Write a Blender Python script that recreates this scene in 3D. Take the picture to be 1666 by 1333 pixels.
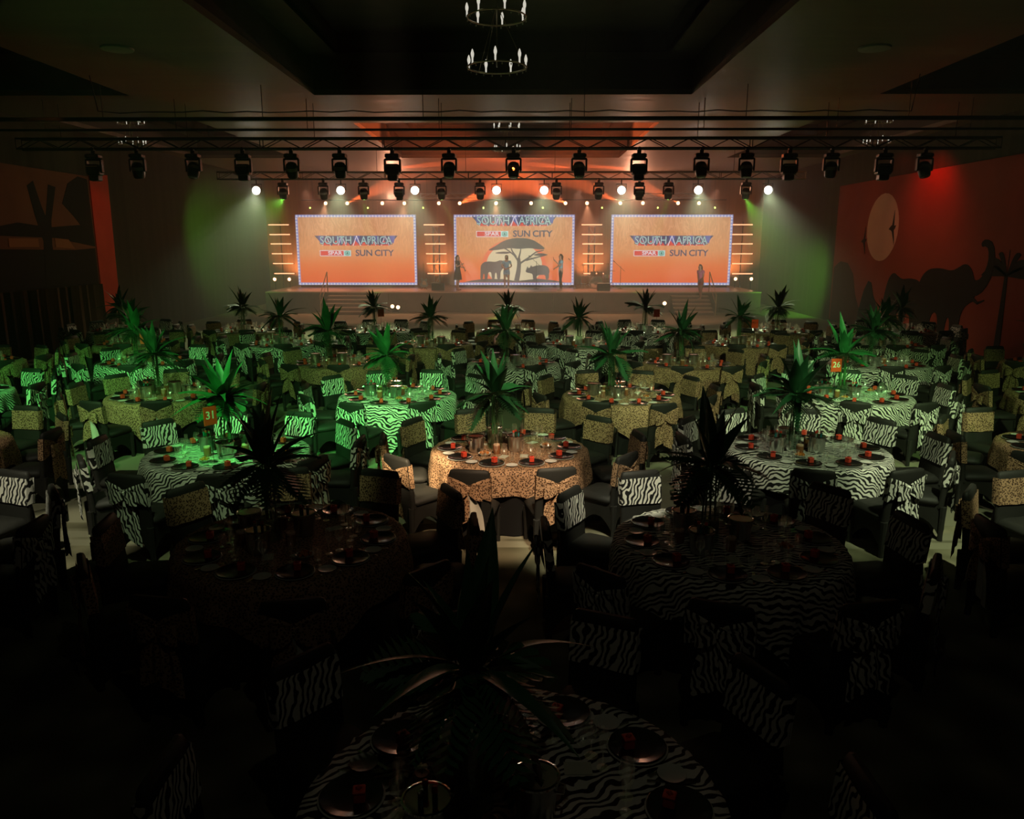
import bpy, bmesh, math, random
from mathutils import Vector, Matrix, Euler

for o in list(bpy.data.objects):
    bpy.data.objects.remove(o)
SC = bpy.context.scene
COL = SC.collection
PI = math.pi
R = math.radians
rnd = random.Random(7)

# ------------------------------------------------------------------ camera
cam_d = bpy.data.cameras.new('camera')
cam_d.sensor_fit = 'HORIZONTAL'
cam_d.sensor_width = 36.0
cam_d.lens = 36.0 * 1266.0 / 1666.0
cam_d.clip_end = 200
cam = bpy.data.objects.new('camera', cam_d)
COL.objects.link(cam)
cam.location = (0.375, 0, 3.15)
cam.rotation_euler = (R(90 - 12.061), 0, R(0.6196))
SC.camera = cam

# ------------------------------------------------------------------ colour management
SC.view_settings.view_transform = 'Standard'
SC.view_settings.look = 'None'
SC.view_settings.exposure = 0.0
SC.view_settings.gamma = 1.0
SC.view_settings.use_curve_mapping = False
cy = SC.cycles
cy.use_adaptive_sampling = True
cy.adaptive_threshold = 0.03
cy.adaptive_min_samples = 20
cy.max_bounces = 4
cy.diffuse_bounces = 1
cy.glossy_bounces = 2
cy.transmission_bounces = 3
cy.transparent_max_bounces = 12
cy.volume_bounces = 0
cy.caustics_reflective = False
cy.caustics_refractive = False
cy.sample_clamp_indirect = 1.5
cy.sample_clamp_direct = 0
cy.use_denoising = True

# ------------------------------------------------------------------ world: an unlit hall full of thin stage haze
HAZE_FAR, HAZE_STAGE = 0.0015, 0.027
w = bpy.data.worlds.new('hall_air')
SC.world = w
w.use_nodes = True
nt = w.node_tree
nt.nodes.clear()
wo = nt.nodes.new('ShaderNodeOutputWorld')
bg = nt.nodes.new('ShaderNodeBackground')
bg.inputs[0].default_value = (0, 0, 0, 1)
nt.links.new(bg.outputs[0], wo.inputs[0])
vs = nt.nodes.new('ShaderNodeVolumeScatter')
vs.inputs['Color'].default_value = (1, 1, 1, 1)
geo = nt.nodes.new('ShaderNodeNewGeometry')
sx = nt.nodes.new('ShaderNodeSeparateXYZ')
mr = nt.nodes.new('ShaderNodeMapRange')
mr.inputs['From Min'].default_value = 21
mr.inputs['From Max'].default_value = 29
mr.inputs['To Min'].default_value = HAZE_FAR
mr.inputs['To Max'].default_value = HAZE_STAGE
nt.links.new(geo.outputs['Position'], sx.inputs[0])
nt.links.new(sx.outputs['Y'], mr.inputs['Value'])
nt.links.new(mr.outputs[0], vs.inputs['Density'])
vs.inputs['Anisotropy'].default_value = 0.45
nt.links.new(vs.outputs[0], wo.inputs['Volume'])
w.cycles.volume_step_size = 3.0
cy.volume_max_steps = 14
w.cycles.volume_sampling = 'EQUIANGULAR'


def spot(name, loc, target, power, color, angle, blend=0.3, radius=0.06):
    d = bpy.data.lights.new(name, 'SPOT')
    d.energy = power
    d.color = color
    d.spot_size = R(angle)
    d.spot_blend = blend
    d.shadow_soft_size = radius
    o = bpy.data.objects.new(name, d)
    COL.objects.link(o)
    o.location = loc
    o.rotation_euler = (Vector(target) - Vector(loc)).to_track_quat('-Z', 'Y').to_euler()
    return o


# ------------------------------------------------------------------ the rig that lights the tables (spots hung from the ceiling over the near tables, and one added fill)
GREEN = (0.10, 1.0, 0.16)
KEY = (0.80, 1.0, 0.52)
WARM = (1.0, 0.66, 0.40)
WHITE = (1.0, 0.95, 0.66)
for x, p, c in ((-6.6, 420, WHITE), (-2.6, 380, (0.7, 1.0, 0.5)), (1.4, 420, WHITE), (4.8, 520, (0.8, 1.0, 0.55)), (8.2, 420, WHITE)):
    spot('ceiling_spot_and_fill', (x, 4.8, 6.3), (x, 9.0, 0.6), p, c, 37, 0.4)
for x, y, p, c, a in ((-4.75, 7.5, 1050, WHITE, 19), (1.25, 7.5, 1250, WHITE, 17), (4.9, 7.9, 1050, (0.92, 1.0, 0.62), 19), (7.4, 7.7, 1000, (1.0, 0.6, 0.3), 17)):
    spot('narrow_spot', (x, 4.8, 6.3), (x, y, 0.6), p, c, a, 0.5)
for x, tx, p, c in ((-7.2, -7.6, 1050, (0.30, 1.0, 0.25)), (-3.4, -4.0, 1100, (0.32, 1.0, 0.28)), (0.6, 0.2, 1150, (0.62, 1.0, 0.42)), (4.4, 4.6, 1250, KEY), (7.2, 7.2, 800, (0.5, 1.0, 0.3))):
    spot('ceiling_spot_and_fill', (x, 6.0, 6.3), (tx, 12.8, 0.7), p, c, 46, 0.5)
spot('ceiling_spot_and_fill', (0.8, 1.2, 6.3), (0.8, 5.4, 0.7), 13, WHITE, 95, 0.8)  # weak unseen fill added to lift the nearest tables
spot('green_spot', (-4.2, 4.0, 6.2), (-3.0, 8.9, 1.35), 2600, GREEN, 17, 0.5)
spot('green_spot', (-1.4, 4.0, 6.2), (-1.7, 12.0, 0.7), 2300, GREEN, 18, 0.5)
spot('green_spot', (-7.6, 5.0, 6.2), (-8.2, 14.0, 0.8), 2200, GREEN, 24, 0.6)
spot('green_spot', (5.0, 5.0, 6.2), (5.7, 13.4, 0.9), 1700, GREEN, 15, 0.6)
spot('warm_spot', (0.9, 3.4, 6.2), (0.1, 8.1, 0.6), 2000, WARM, 17, 0.5)
spot('warm_spot', (-0.3, 3.6, 6.2), (-0.8, 8.55, 0.5), 9000, (1.0, 0.78, 0.46), 8, 0.7)
# ------------------------------------------------------------------ helpers

def mat(name, base=(0.5, 0.5, 0.5), rough=0.6, metal=0.0, spec=0.5, emit=None, estr=0.0, sheen=0.0):
    m = bpy.data.materials.new(name)
    m.use_nodes = True
    b = m.node_tree.nodes['Principled BSDF']
    b.inputs['Base Color'].default_value = (*base, 1)
    b.inputs['Roughness'].default_value = rough
    b.inputs['Metallic'].default_value = metal
    b.inputs['Specular IOR Level'].default_value = spec
    if sheen:
        b.inputs['Sheen Weight'].default_value = sheen
    if emit:
        b.inputs['Emission Color'].default_value = (*emit, 1)
        b.inputs['Emission Strength'].default_value = estr
    return m


def N(m, kind, **kw):
    n = m.node_tree.nodes.new(kind)
    for k, v in kw.items():
        if k.startswith('i_'):
            n.inputs[k[2:].replace('_', ' ')].default_value = v
        else:
            setattr(n, k, v)
    return n


def L(m, a, b):
    m.node_tree.links.new(a, b)


def BS(m):
    return m.node_tree.nodes['Principled BSDF']


def ramp(m, fac, stops, interp='LINEAR'):
    n = N(m, 'ShaderNodeValToRGB')
    e = n.color_ramp.elements
    n.color_ramp.interpolation = interp
    while len(e) < len(stops):
        e.new(0.5)
    for q, (p, c) in zip(e, stops):
        q.position = p
        q.color = (*c, 1)
    L(m, fac, n.inputs[0])
    return n


class MB:
    """collects shapes, then links them as one mesh"""
    def __init__(self):
        self.v, self.f, self.m = [], [], []

    def add(self, vs, fs, mi=0):
        o = len(self.v)
        self.v += [tuple(p) for p in vs]
        self.f += [tuple(o + i for i in q) for q in fs]
        self.m += [mi] * len(fs)
        return self

    def box(self, c, s, rot=None, mi=0, taper=1.0):
        hx, hy, hz = s[0] / 2, s[1] / 2, s[2] / 2
        p = []
        for z in (-1, 1):
            t = taper if z > 0 else 1.0
            for x, y in ((-1, -1), (1, -1), (1, 1), (-1, 1)):
                q = Vector((x * hx * t, y * hy * t, z * hz))
                if rot:
                    q = Euler(rot).to_matrix() @ q
                p.append(q + Vector(c))
        return self.add(p, [(3, 2, 1, 0), (4, 5, 6, 7), (0, 1, 5, 4), (1, 2, 6, 5), (2, 3, 7, 6), (3, 0, 4, 7)], mi)

    def rbox(self, c, s, r=0.02, mi=0, rot=None):
        """box with chamfered edges all round"""
        hx, hy, hz = s[0] / 2, s[1] / 2, s[2] / 2
        r = min(r, hx * .99, hy * .99, hz * .99)
        rings = []
        for z, k in ((-hz, r), (-hz + r, 0), (hz - r, 0), (hz, r)):
            x, y, b = hx - k, hy - k, r
            rings.append([(x, -y + b, z), (x, y - b, z), (x - b, y, z), (-x + b, y, z), (-x, y - b, z), (-x, -y + b, z), (-x + b, -y, z), (x - b, -y, z)])
        M = Euler(rot).to_matrix() if rot else None
        vs = []
        for rg in rings:
            for p in rg:
                q = Vector(p)
                if M:
                    q = M @ q
                vs.append(q + Vector(c))
        fs = [tuple(reversed(range(8))), tuple(range(24, 32))]
        for k in range(3):
            for i in range(8):
                j = (i + 1) % 8
                fs.append((k * 8 + i, k * 8 + j, k * 8 + 8 + j, k * 8 + 8 + i))
        return self.add(vs, fs, mi)

    def tube(self, pts, rad, seg=8, mi=0, cap=True):
        pts = [Vector(p) for p in pts]
        n = len(pts)
        if not hasattr(rad, '__len__'):
            rad = [rad] * n
        vs = []
        for i, p in enumerate(pts):
            d = (pts[min(i + 1, n - 1)] - pts[max(i - 1, 0)]).normalized()
            a = Vector((0, 0, 1)) if abs(d.z) < 0.9 else Vector((1, 0, 0))
            u = d.cross(a).normalized()
            w_ = d.cross(u)
            for k in range(seg):
                t = 2 * PI * k / seg
                vs.append(p + (u * math.cos(t) + w_ * math.sin(t)) * rad[i])
        fs = []
        for i in range(n - 1):
            for k in range(seg):
                l = (k + 1) % seg
                fs.append((i * seg + k, i * seg + l, i * seg + seg + l, i * seg + seg + k))
        if cap:
            fs.append(tuple(range(seg)))
            fs.append(tuple(reversed(range((n - 1) * seg, n * seg))))
        return self.add(vs, fs, mi)

    def lathe(self, prof, seg=16, c=(0, 0, 0), mi=0, axis='Z'):
        vs, fs = [], []
        n = len(prof)
        for r_, z in prof:
            for k in range(seg):
                t = 2 * PI * k / seg
                p = (r_ * math.cos(t), r_ * math.sin(t), z)
                if axis == 'Y':
                    p = (p[0], p[2], p[1])
                elif axis == 'X':
                    p = (p[2], p[0], p[1])
                vs.append((p[0] + c[0], p[1] + c[1], p[2] + c[2]))
        for i in range(n - 1):
            for k in range(seg):
                l = (k + 1) % seg
                fs.append((i * seg + k, i * seg + l, i * seg + seg + l, i * seg + seg + k))
        if prof[0][0] > 1e-6:
            fs.append(tuple(reversed(range(seg))))
        if prof[-1][0] > 1e-6:
            fs.append(tuple(range((n - 1) * seg, n * seg)))
        return self.add(vs, fs, mi)

    def sheet(self, grid, mi=0, wrap=False):
        nu, nv = len(grid), len(grid[0])
        vs = [p for row in grid for p in row]
        fs = []
        for i in range(nu - 1):
            for j in range(nv if wrap else nv - 1):
                k = (j + 1) % nv
                fs.append((i * nv + j, i * nv + k, (i + 1) * nv + k, (i + 1) * nv + j))
        return self.add(vs, fs, mi)

    def prism(self, poly, t, plane='XZ', at=0.0, mi=0):
        """extrude a 2D outline by t; plane XZ puts it upright facing -Y, YZ upright facing the side, XY flat"""
        def P(a, b, d):
            return {'XZ': (a, at + d, b), 'YZ': (at + d, a, b), 'XY': (a, b, at + d)}[plane]
        n = len(poly)
        vs = [P(a, b, 0) for a, b in poly] + [P(a, b, t) for a, b in poly]
        fs = [tuple(range(n)), tuple(reversed(range(n, 2 * n)))]
        for i in range(n):
            j = (i + 1) % n
            fs.append((i, n + i, n + j, j))
        return self.add(vs, fs, mi)

    def mesh(self, name, mats, smooth=False, angle=40, fix=True):
        me = bpy.data.meshes.new(name)
        me.from_pydata(self.v, [], self.f)
        for m_ in (mats if isinstance(mats, (list, tuple)) else [mats]):
            me.materials.append(m_)
        me.polygons.foreach_set('material_index', self.m)
        if fix:
            b = bmesh.new()
            b.from_mesh(me)
            bmesh.ops.recalc_face_normals(b, faces=b.faces)
            b.to_mesh(me)
            b.free()
        if smooth:
            me.polygons.foreach_set('use_smooth', [True] * len(me.polygons))
            me.set_sharp_from_angle(angle=R(angle))
        me.update()
        return me

    def build(self, name, mats, parent=None, smooth=False, **kw):
        return link(name, self.mesh(name, mats, smooth, **kw), parent)


def link(name, data, parent=None, loc=None, rot=None, scale=None):
    o = bpy.data.objects.new(name, data)
    COL.objects.link(o)
    if parent:
        o.parent = parent
    if loc is not None:
        o.location = loc
    if rot is not None:
        o.rotation_euler = rot
    if scale is not None:
        o.scale = scale if hasattr(scale, '__len__') else (scale,) * 3
    return o


def tag(o, label, cat, group=None, kind=None):
    o['label'] = label
    o['category'] = cat
    if group:
        o['group'] = group
    if kind:
        o['kind'] = kind
    return o


def struct(o, label=None):
    o['kind'] = 'structure'
    if label:
        o['label'] = label
    return o


def empty(name, loc=(0, 0, 0), rotz=0.0):
    o = link(name, None, None, loc, (0, 0, rotz))
    o.empty_display_size = 0.2
    return o


def put(name, parts, loc, rot, label, cat, group=None, scale=None):
    """a thing: an Empty and its parts (name, mesh[, loc, rot, scale[, subparts]])"""
    if not hasattr(rot, '__len__'):
        rot = (0, 0, rot)
    root = link(name, None, None, loc, rot, scale)
    root.empty_display_size = 0.2
    tag(root, label, cat, group)
    add_parts(root, parts)
    return root


def add_parts(root, parts):
    for p in parts:
        o = link(p[0], p[1], root, *(p[2:5]))
        if len(p) > 5 and p[5]:
            add_parts(o, p[5])


def text_mesh(body, size, name, m, extrude=0.004, width=1.0, bold=0.0):
    c = bpy.data.curves.new(name, 'FONT')
    c.body = body
    c.size = size
    c.align_x = 'CENTER'
    c.align_y = 'CENTER'
    c.extrude = extrude
    c.offset = bold
    c.resolution_u = 3
    o = bpy.data.objects.new(name, c)
    COL.objects.link(o)
    dg = bpy.context.evaluated_depsgraph_get()
    me = bpy.data.meshes.new_from_object(o.evaluated_get(dg))
    bpy.data.objects.remove(o)
    bpy.data.curves.remove(c)
    me.transform(Matrix.Scale(width, 4, (1, 0, 0)))
    me.materials.clear()
    me.materials.append(m)
    me.name = name
    return me

UP = (R(90), 0, 0)     # a flat text or outline stood upright, facing the camera
ORD = ['zeroth', 'first', 'second', 'third', 'fourth', 'fifth', 'sixth', 'seventh', 'eighth', 'ninth', 'tenth', 'eleventh', 'twelfth', 'thirteenth', 'fourteenth', 'fifteenth', 'sixteenth', 'seventeenth']

# ------------------------------------------------------------------ materials of the room
def noise_mat(name, c1, c2, scale, rough=0.8, bump=0.0, detail=3.0, spec=0.3, metal=0.0):
    m = mat(name, c1, rough, metal, spec)
    tc = N(m, 'ShaderNodeTexCoord')
    no = N(m, 'ShaderNodeTexNoise', i_Scale=scale, i_Detail=detail)
    L(m, tc.outputs['Object'], no.inputs['Vector'])
    r_ = ramp(m, no.outputs['Fac'], [(0.35, c1), (0.65, c2)])
    L(m, r_.outputs[0], BS(m).inputs['Base Color'])
    if bump:
        b = N(m, 'ShaderNodeBump', i_Strength=bump)
        L(m, no.outputs['Fac'], b.inputs['Height'])
        L(m, b.outputs[0], BS(m).inputs['Normal'])
    return m


def carpet():
    m = mat('cloud_carpet', (0.3, 0.28, 0.2), 0.95, 0, 0.1)
    tc = N(m, 'ShaderNodeTexCoord')
    v = N(m, 'ShaderNodeTexVoronoi', i_Scale=3.2, feature='SMOOTH_F1')
    no = N(m, 'ShaderNodeTexNoise', i_Scale=1.6, i_Detail=4.0)
    mx = N(m, 'ShaderNodeMix', data_type='VECTOR')
    mx.inputs['Factor'].default_value = 0.16
    L(m, tc.outputs['Object'], mx.inputs[4])
    L(m, no.outputs['Color'], mx.inputs[5])
    L(m, tc.outputs['Object'], no.inputs['Vector'])
    L(m, mx.outputs[1], v.inputs['Vector'])
    r_ = ramp(m, v.outputs['Distance'], [(0.12, (0.25, 0.23, 0.15)), (0.4, (0.15, 0.14, 0.09)), (0.6, (0.075, 0.07, 0.042))])
    # woven border bands running across the hall
    s = N(m, 'ShaderNodeSeparateXYZ')
    L(m, tc.outputs['Object'], s.inputs[0])
    band = ramp(m, s.outputs['Y'], [(0, (0, 0, 0))])
    mrn = N(m, 'ShaderNodeMapRange', i_From_Min=7.55, i_From_Max=8.45)
    L(m, s.outputs['Y'], mrn.inputs['Value'])
    L(m, mrn.outputs[0], band.inputs[0])
    cr = band.color_ramp
    cr.interpolation = 'CONSTANT'
    cr.elements[0].position = 0
    for p, q in ((0.22, 1), (0.42, 0.35), (0.50, 1), (0.70, 0.35), (0.78, 0)):
        e = cr.elements.new(p)
        e.color = (q, q, q, 1)
    mc = N(m, 'ShaderNodeMix', data_type='RGBA')
    L(m, band.outputs[0], mc.inputs['Factor'])
    L(m, r_.outputs[0], mc.inputs[6])
    mc.inputs[7].default_value = (0.21, 0.20, 0.14, 1)
    L(m, mc.outputs[2], BS(m).inputs['Base Color'])
    f = N(m, 'ShaderNodeTexNoise', i_Scale=160.0, i_Detail=1.0)
    L(m, tc.outputs['Object'], f.inputs['Vector'])
    b = N(m, 'ShaderNodeBump', i_Strength=0.25)
    L(m, f.outputs['Fac'], b.inputs['Height'])
    L(m, b.outputs[0], BS(m).inputs['Normal'])
    return m


def plank_ceiling():
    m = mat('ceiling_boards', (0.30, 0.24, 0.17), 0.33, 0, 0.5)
    tc = N(m, 'ShaderNodeTexCoord')
    mp = N(m, 'ShaderNodeMapping')
    mp.inputs['Scale'].default_value = (0.25, 2.2, 1)
    L(m, tc.outputs['Object'], mp.inputs[0])
    no = N(m, 'ShaderNodeTexNoise', i_Scale=1.2, i_Detail=4.0)
    L(m, mp.outputs[0], no.inputs['Vector'])
    r_ = ramp(m, no.outputs['Fac'], [(0.3, (0.13, 0.095, 0.065)), (0.7, (0.24, 0.18, 0.13))])
    L(m, r_.outputs[0], BS(m).inputs['Base Color'])
    q = ramp(m, no.outputs['Fac'], [(0.3, (0.42,) * 3), (0.7, (0.58,) * 3)])
    L(m, q.outputs[0], BS(m).inputs['Roughness'])
    b = N(m, 'ShaderNodeBump', i_Strength=0.08)
    L(m, no.outputs['Fac'], b.inputs['Height'])
    L(m, b.outputs[0], BS(m).inputs['Normal'])
    return m


def drape_mat(name, c, scale=9.0):
    m = mat(name, c, 0.85, 0, 0.15)
    tc = N(m, 'ShaderNodeTexCoord')
    wv = N(m, 'ShaderNodeTexNoise', i_Scale=scale, i_Detail=2.0)
    mp = N(m, 'ShaderNodeMapping')
    mp.inputs['Scale'].default_value = (1, 1, 0.02)
    L(m, tc.outputs['Object'], mp.inputs[0])
    L(m, mp.outputs[0], wv.inputs['Vector'])
    r_ = ramp(m, wv.outputs['Fac'], [(0.3, tuple(x * 0.8 for x in c)), (0.7, tuple(min(1, x * 1.2) for x in c))])
    L(m, r_.outputs[0], BS(m).inputs['Base Color'])
    b = N(m, 'ShaderNodeBump', i_Strength=0.3)
    L(m, wv.outputs['Fac'], b.inputs['Height'])
    L(m, b.outputs[0], BS(m).inputs['Normal'])
    return m


M_CARPET = carpet()
M_CEIL = plank_ceiling()
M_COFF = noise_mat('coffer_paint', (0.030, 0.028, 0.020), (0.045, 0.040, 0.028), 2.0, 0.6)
M_WALL = drape_mat('wall_cladding', (0.070, 0.060, 0.045), 3.0)
M_BACK = drape_mat('stage_backcloth', (0.34, 0.20, 0.12), 7.0)
M_STAGE = noise_mat('stage_deck', (0.20, 0.14, 0.12), (0.25, 0.18, 0.15), 6.0, 0.35, 0.02)
M_FASC = noise_mat('stage_fascia', (0.10, 0.08, 0.06), (0.13, 0.10, 0.075), 2.5, 0.7)
M_BLACK = mat('black_powder_coat', (0.012, 0.012, 0.012), 0.45, 0, 0.4)
M_BLACKP = mat('black_plastic', (0.016, 0.016, 0.017), 0.35, 0, 0.5)
M_ALU = mat('aluminium_tube', (0.55, 0.55, 0.56), 0.35, 1.0)
M_DALU = mat('dark_truss_tube', (0.035, 0.034, 0.032), 0.4, 0.3)
M_STEEL = mat('brushed_steel', (0.62, 0.62, 0.60), 0.28, 1.0)
M_WHITE = mat('white_china', (0.72, 0.72, 0.66), 0.3, 0, 0.5)
M_CHROME = mat('chrome', (0.8, 0.8, 0.78), 0.12, 1.0)

# ------------------------------------------------------------------ the hall
XW, YF, YB, HC = 13.2, -4.0, 42.6, 6.5
fl = struct(MB().box((0, (YF + YB) / 2, -0.1), (2 * XW + 0.6, YB - YF + 0.6, 0.2)).build('floor', M_CARPET), 'beige carpet with a clouded pattern')
for nm, x in (('wall_left', -XW - 0.15), ('wall_right', XW + 0.15)):
    struct(MB().box((x, (YF + YB) / 2, 3.9), (0.3, YB - YF + 0.6, 7.8)).build(nm, M_WALL))
struct(MB().box((0, YB + 0.15, 3.9), (2 * XW, 0.3, 7.8)).build('wall_back', M_BACK), 'brown cloth covered wall behind the stage screens')
struct(MB().box((0, YF - 0.15, 3.9), (2 * XW, 0.3, 7.8)).build('wall_front', M_WALL))

# ceiling with four sunken coffers, each a tray with a step
COFF = [(-4.4, 4.3, 9.7, 19.05), (-4.4, 4.3, 23.3, 32.6), (-12.6, -8.7, 22.6, 32.6), (8.6, 12.6, 22.6, 32.6), (-12.6, -8.7, 9.7, 19.05), (8.6, 12.6, 9.7, 19.05)]
xs = sorted({-XW, XW} | {c[0] for c in COFF} | {c[1] for c in COFF})
ys = sorted({YF, YB} | {c[2] for c in COFF} | {c[3] for c in COFF})
mb = MB()
for i in range(len(xs) - 1):
    for j in range(len(ys) - 1):
        cx_, cy_ = (xs[i] + xs[i + 1]) / 2, (ys[j] + ys[j + 1]) / 2
        if not any(c[0] < cx_ < c[1] and c[2] < cy_ < c[3] for c in COFF):
            mb.box((cx_, cy_, HC + 0.06), (xs[i + 1] - xs[i], ys[j + 1] - ys[j], 0.12))
ceil = struct(mb.build('ceiling', M_CEIL), 'glossy boarded ceiling with sunken coffers')
for x0, x1, y0, y1 in COFF:
    m_ = MB()
    h1, h2, s = 0.75, 1.15, 0.75
    for (a0, a1, b0, b1, z0, z1) in ((x0, x1, y0, y1, HC + 0.12, HC + h1), (x0 + s, x1 - s, y0 + s, y1 - s, HC + h1, HC + h2)):
        m_.box(((a0 + a1) / 2, b0 - 0.04, (z0 + z1) / 2), (a1 - a0 + 0.16, 0.08, z1 - z0))
        m_.box(((a0 + a1) / 2, b1 + 0.04, (z0 + z1) / 2), (a1 - a0 + 0.16, 0.08, z1 - z0))
        m_.box((a0 - 0.04, (b0 + b1) / 2, (z0 + z1) / 2), (0.08, b1 - b0, z1 - z0))
        m_.box((a1 + 0.04, (b0 + b1) / 2, (z0 + z1) / 2), (0.08, b1 - b0, z1 - z0))
    for a0, a1, b0, b1 in ((x0, x1, y0, y0 + s), (x0, x1, y1 - s, y1), (x0, x0 + s, y0 + s, y1 - s), (x1 - s, x1, y0 + s, y1 - s)):
        m_.box(((a0 + a1) / 2, (b0 + b1) / 2, HC + h1 + 0.03), (a1 - a0, b1 - b0, 0.06))
    m_.box(((x0 + x1) / 2, (y0 + y1) / 2, HC + h2 + 0.03), (x1 - x0 - 1.2, y1 - y0 - 1.2, 0.06))
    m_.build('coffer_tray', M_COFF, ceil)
# round flush ceiling discs
for x, y, side in ((-6.71, 14.6, 'left'), (6.56, 14.7, 'right')):
    put('ceiling_speaker', [('grille', MB().lathe([(0.0, -0.03), (0.2, -0.03), (0.24, 0.0)], 24).mesh('grille', mat('speaker_grille', (0.5, 0.5, 0.42), 0.7), True)),
                            ('trim_ring', MB().lathe([(0.235, -0.035), (0.27, -0.03), (0.275, 0.0)], 24).mesh('trim_ring', mat('speaker_ring', (0.4, 0.4, 0.34), 0.5), True))],
        (x, y, HC), 0, f'round pale ceiling speaker on the {side} of the big dark coffer', 'speaker', 'ceiling speakers')

# ------------------------------------------------------------------ printed murals on the side walls
M_MRED = noise_mat('mural_print_red', (0.34, 0.034, 0.008), (0.40, 0.044, 0.012), 0.6, 0.75)
M_MSIL = mat('mural_print_black', (0.012, 0.006, 0.005), 0.8, 0, 0.2)
M_MMOON = noise_mat('mural_print_moon', (0.80, 0.40, 0.30), (0.84, 0.45, 0.34), 1.2, 0.75)
M_MBROWN = noise_mat('mural_print_brown', (0.20, 0.06, 0.02), (0.28, 0.09, 0.03), 0.5, 0.75)
M_MPATCH = mat('mural_print_tan', (0.45, 0.16, 0.06), 0.75, 0, 0.2)


def curve_band(pts, w0, w1):
    """2D ribbon along points"""
    n = len(pts)
    a, b = [], []
    for i, (x, z) in enumerate(pts):
        x0, z0 = pts[max(0, i - 1)]
        x1, z1 = pts[min(n - 1, i + 1)]
        l = math.hypot(x1 - x0, z1 - z0) or 1
        nx, nz = -(z1 - z0) / l, (x1 - x0) / l
        w_ = w0 + (w1 - w0) * i / (n - 1)
        a.append((x + nx * w_, z + nz * w_))
        b.append((x - nx * w_, z - nz * w_))
    return a + b[::-1]


def soft(poly, it=2):
    """round the corners of an outline"""
    for _ in range(it):
        out = []
        for i, (a, b) in enumerate(poly):
            c, d = poly[(i + 1) % len(poly)]
            out += [(a * 0.75 + c * 0.25, b * 0.75 + d * 0.25), (a * 0.25 + c * 0.75, b * 0.25 + d * 0.75)]
        poly = out
    return poly


def ell(cx_, cz_, rx, rz, n=28):
    return [(cx_ + rx * math.cos(2 * PI * k / n), cz_ + rz * math.sin(2 * PI * k / n)) for k in range(n)]


def sil(name, outlines, m, parent, side, depth=0.02, base=0.05):
    """flat printed shapes standing on a mural panel: outlines in (distance along wall, height)"""
    b = MB()
    x = side * (XW - base)
    for k, q in enumerate(outlines):
        b.prism(q, -side * (depth + 0.001 * k), 'YZ', x)
    return b.build(name, m, parent)


def elephant_outline(flip=1, ox=0.0, oz=0.0, s=1.0, trunk='down'):
    """side view of an elephant facing +a, 3.2 long 2.4 tall before scaling"""
    body = [(-1.55, 1.3), (-1.5, 1.8), (-1.1, 2.2), (-0.4, 2.28), (0.3, 2.2), (0.65, 2.3), (1.0, 2.45), (1.35, 2.3), (1.55, 1.95)]
    if trunk == 'down':
        body += [(1.72, 1.45), (1.78, 0.9), (1.85, 0.5), (2.02, 0.42), (2.1, 0.6), (2.2, 0.55), (2.12, 0.25), (1.85, 0.2), (1.62, 0.45), (1.5, 1.0), (1.38, 1.45)]
    else:
        body += [(1.66, 1.7), (1.6, 1.42), (1.4, 1.35)]
    body += [(1.15, 1.2), (1.0, 0.9), (0.98, 0.0), (0.55, 0.0), (0.52, 0.85), (0.3, 0.85), (0.25, 0.0), (-0.12, 0.0), (-0.15, 0.95), (-0.6, 0.92), (-0.66, 0.0), (-1.05, 0.0), (-1.05, 0.75), (-1.2, 0.7), (-1.25, 0.0), (-1.6, 0.0), (-1.55, 0.8)]
    return soft([(ox + flip * a * s, oz + b * s) for a, b in body])


mr_root = empty('wall_mural', (XW, 26.4, 0))
tag(mr_root, 'red sunset mural with pale moon and elephant silhouettes on the right wall', 'mural')
def mur(name, outlines, m, depth, side=1, root=None, yo=26.4):
    b = MB()
    for k, q in enumerate(outlines):
        b.prism([(a - yo, z) for a, z in q], -side * depth, 'YZ', -side * 0.002)
    return b.build(name, m, root or mr_root)
mur('printed_panel', [[(16.0, 0.1), (32.5, 0.1), (32.5, 5.39), (16.0, 5.39)]], M_MRED, 0.03)
mur('printed_moon', [ell(28.4, 3.70, 1.22, 1.17)], M_MMOON, 0.036)
def bird(a, z, s):
    return [(a + s * p, z + s * q) for p, q in ((0.0, 0.62), (0.05, 0.35), (0.10, 0.1), (0.28, 0.0), (0.34, -0.06), (0.16, -0.1), (0.08, -0.16), (-0.05, -0.4), (-0.16, -0.62), (-0.12, -0.35), (-0.05, -0.1), (-0.14, -0.02), (-0.2, 0.08), (-0.05, 0.06), (-0.03, 0.3))]
mur('printed_bird', [bird(27.55, 3.68, 0.95)], M_MSIL, 0.042)
mur('printed_bird', [bird(29.75, 3.25, 0.8)], M_MSIL, 0.042)
mur('printed_elephant', [elephant_outline(1, 26.3, 0.1, 0.85)], M_MSIL, 0.040)
mur('printed_elephant', [elephant_outline(-1, 23.9, 0.1, 1.02, 'up')], M_MSIL, 0.042)
mur('printed_trunk', [soft(curve_band([(23.9 - a * 1.02, 0.1 + b * 1.02) for a, b in ((1.4, 1.8), (1.75, 1.78), (2.08, 2.05), (2.24, 2.5), (2.12, 2.92), (1.85, 3.02), (1.68, 2.95))], 0.24, 0.07), 1)], M_MSIL, 0.044)
mur('printed_tusk', [curve_band([(23.9 - a * 1.02, 0.1 + b * 1.02) for a, b in ((1.5, 1.5), (1.8, 1.38), (2.1, 1.48))], 0.06, 0.015)], M_MSIL, 0.046)
mur('printed_bush', [[(32.4, 0.1), (32.4, 2.2), (31.8, 2.45), (31.1, 2.4), (30.5, 2.0), (30.2, 1.3), (29.8, 0.8), (29.2, 0.6), (28.9, 0.1)]], mat('mural_print_bush', (0.10, 0.028, 0.012), 0.8, 0, 0.2), 0.036)
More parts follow.
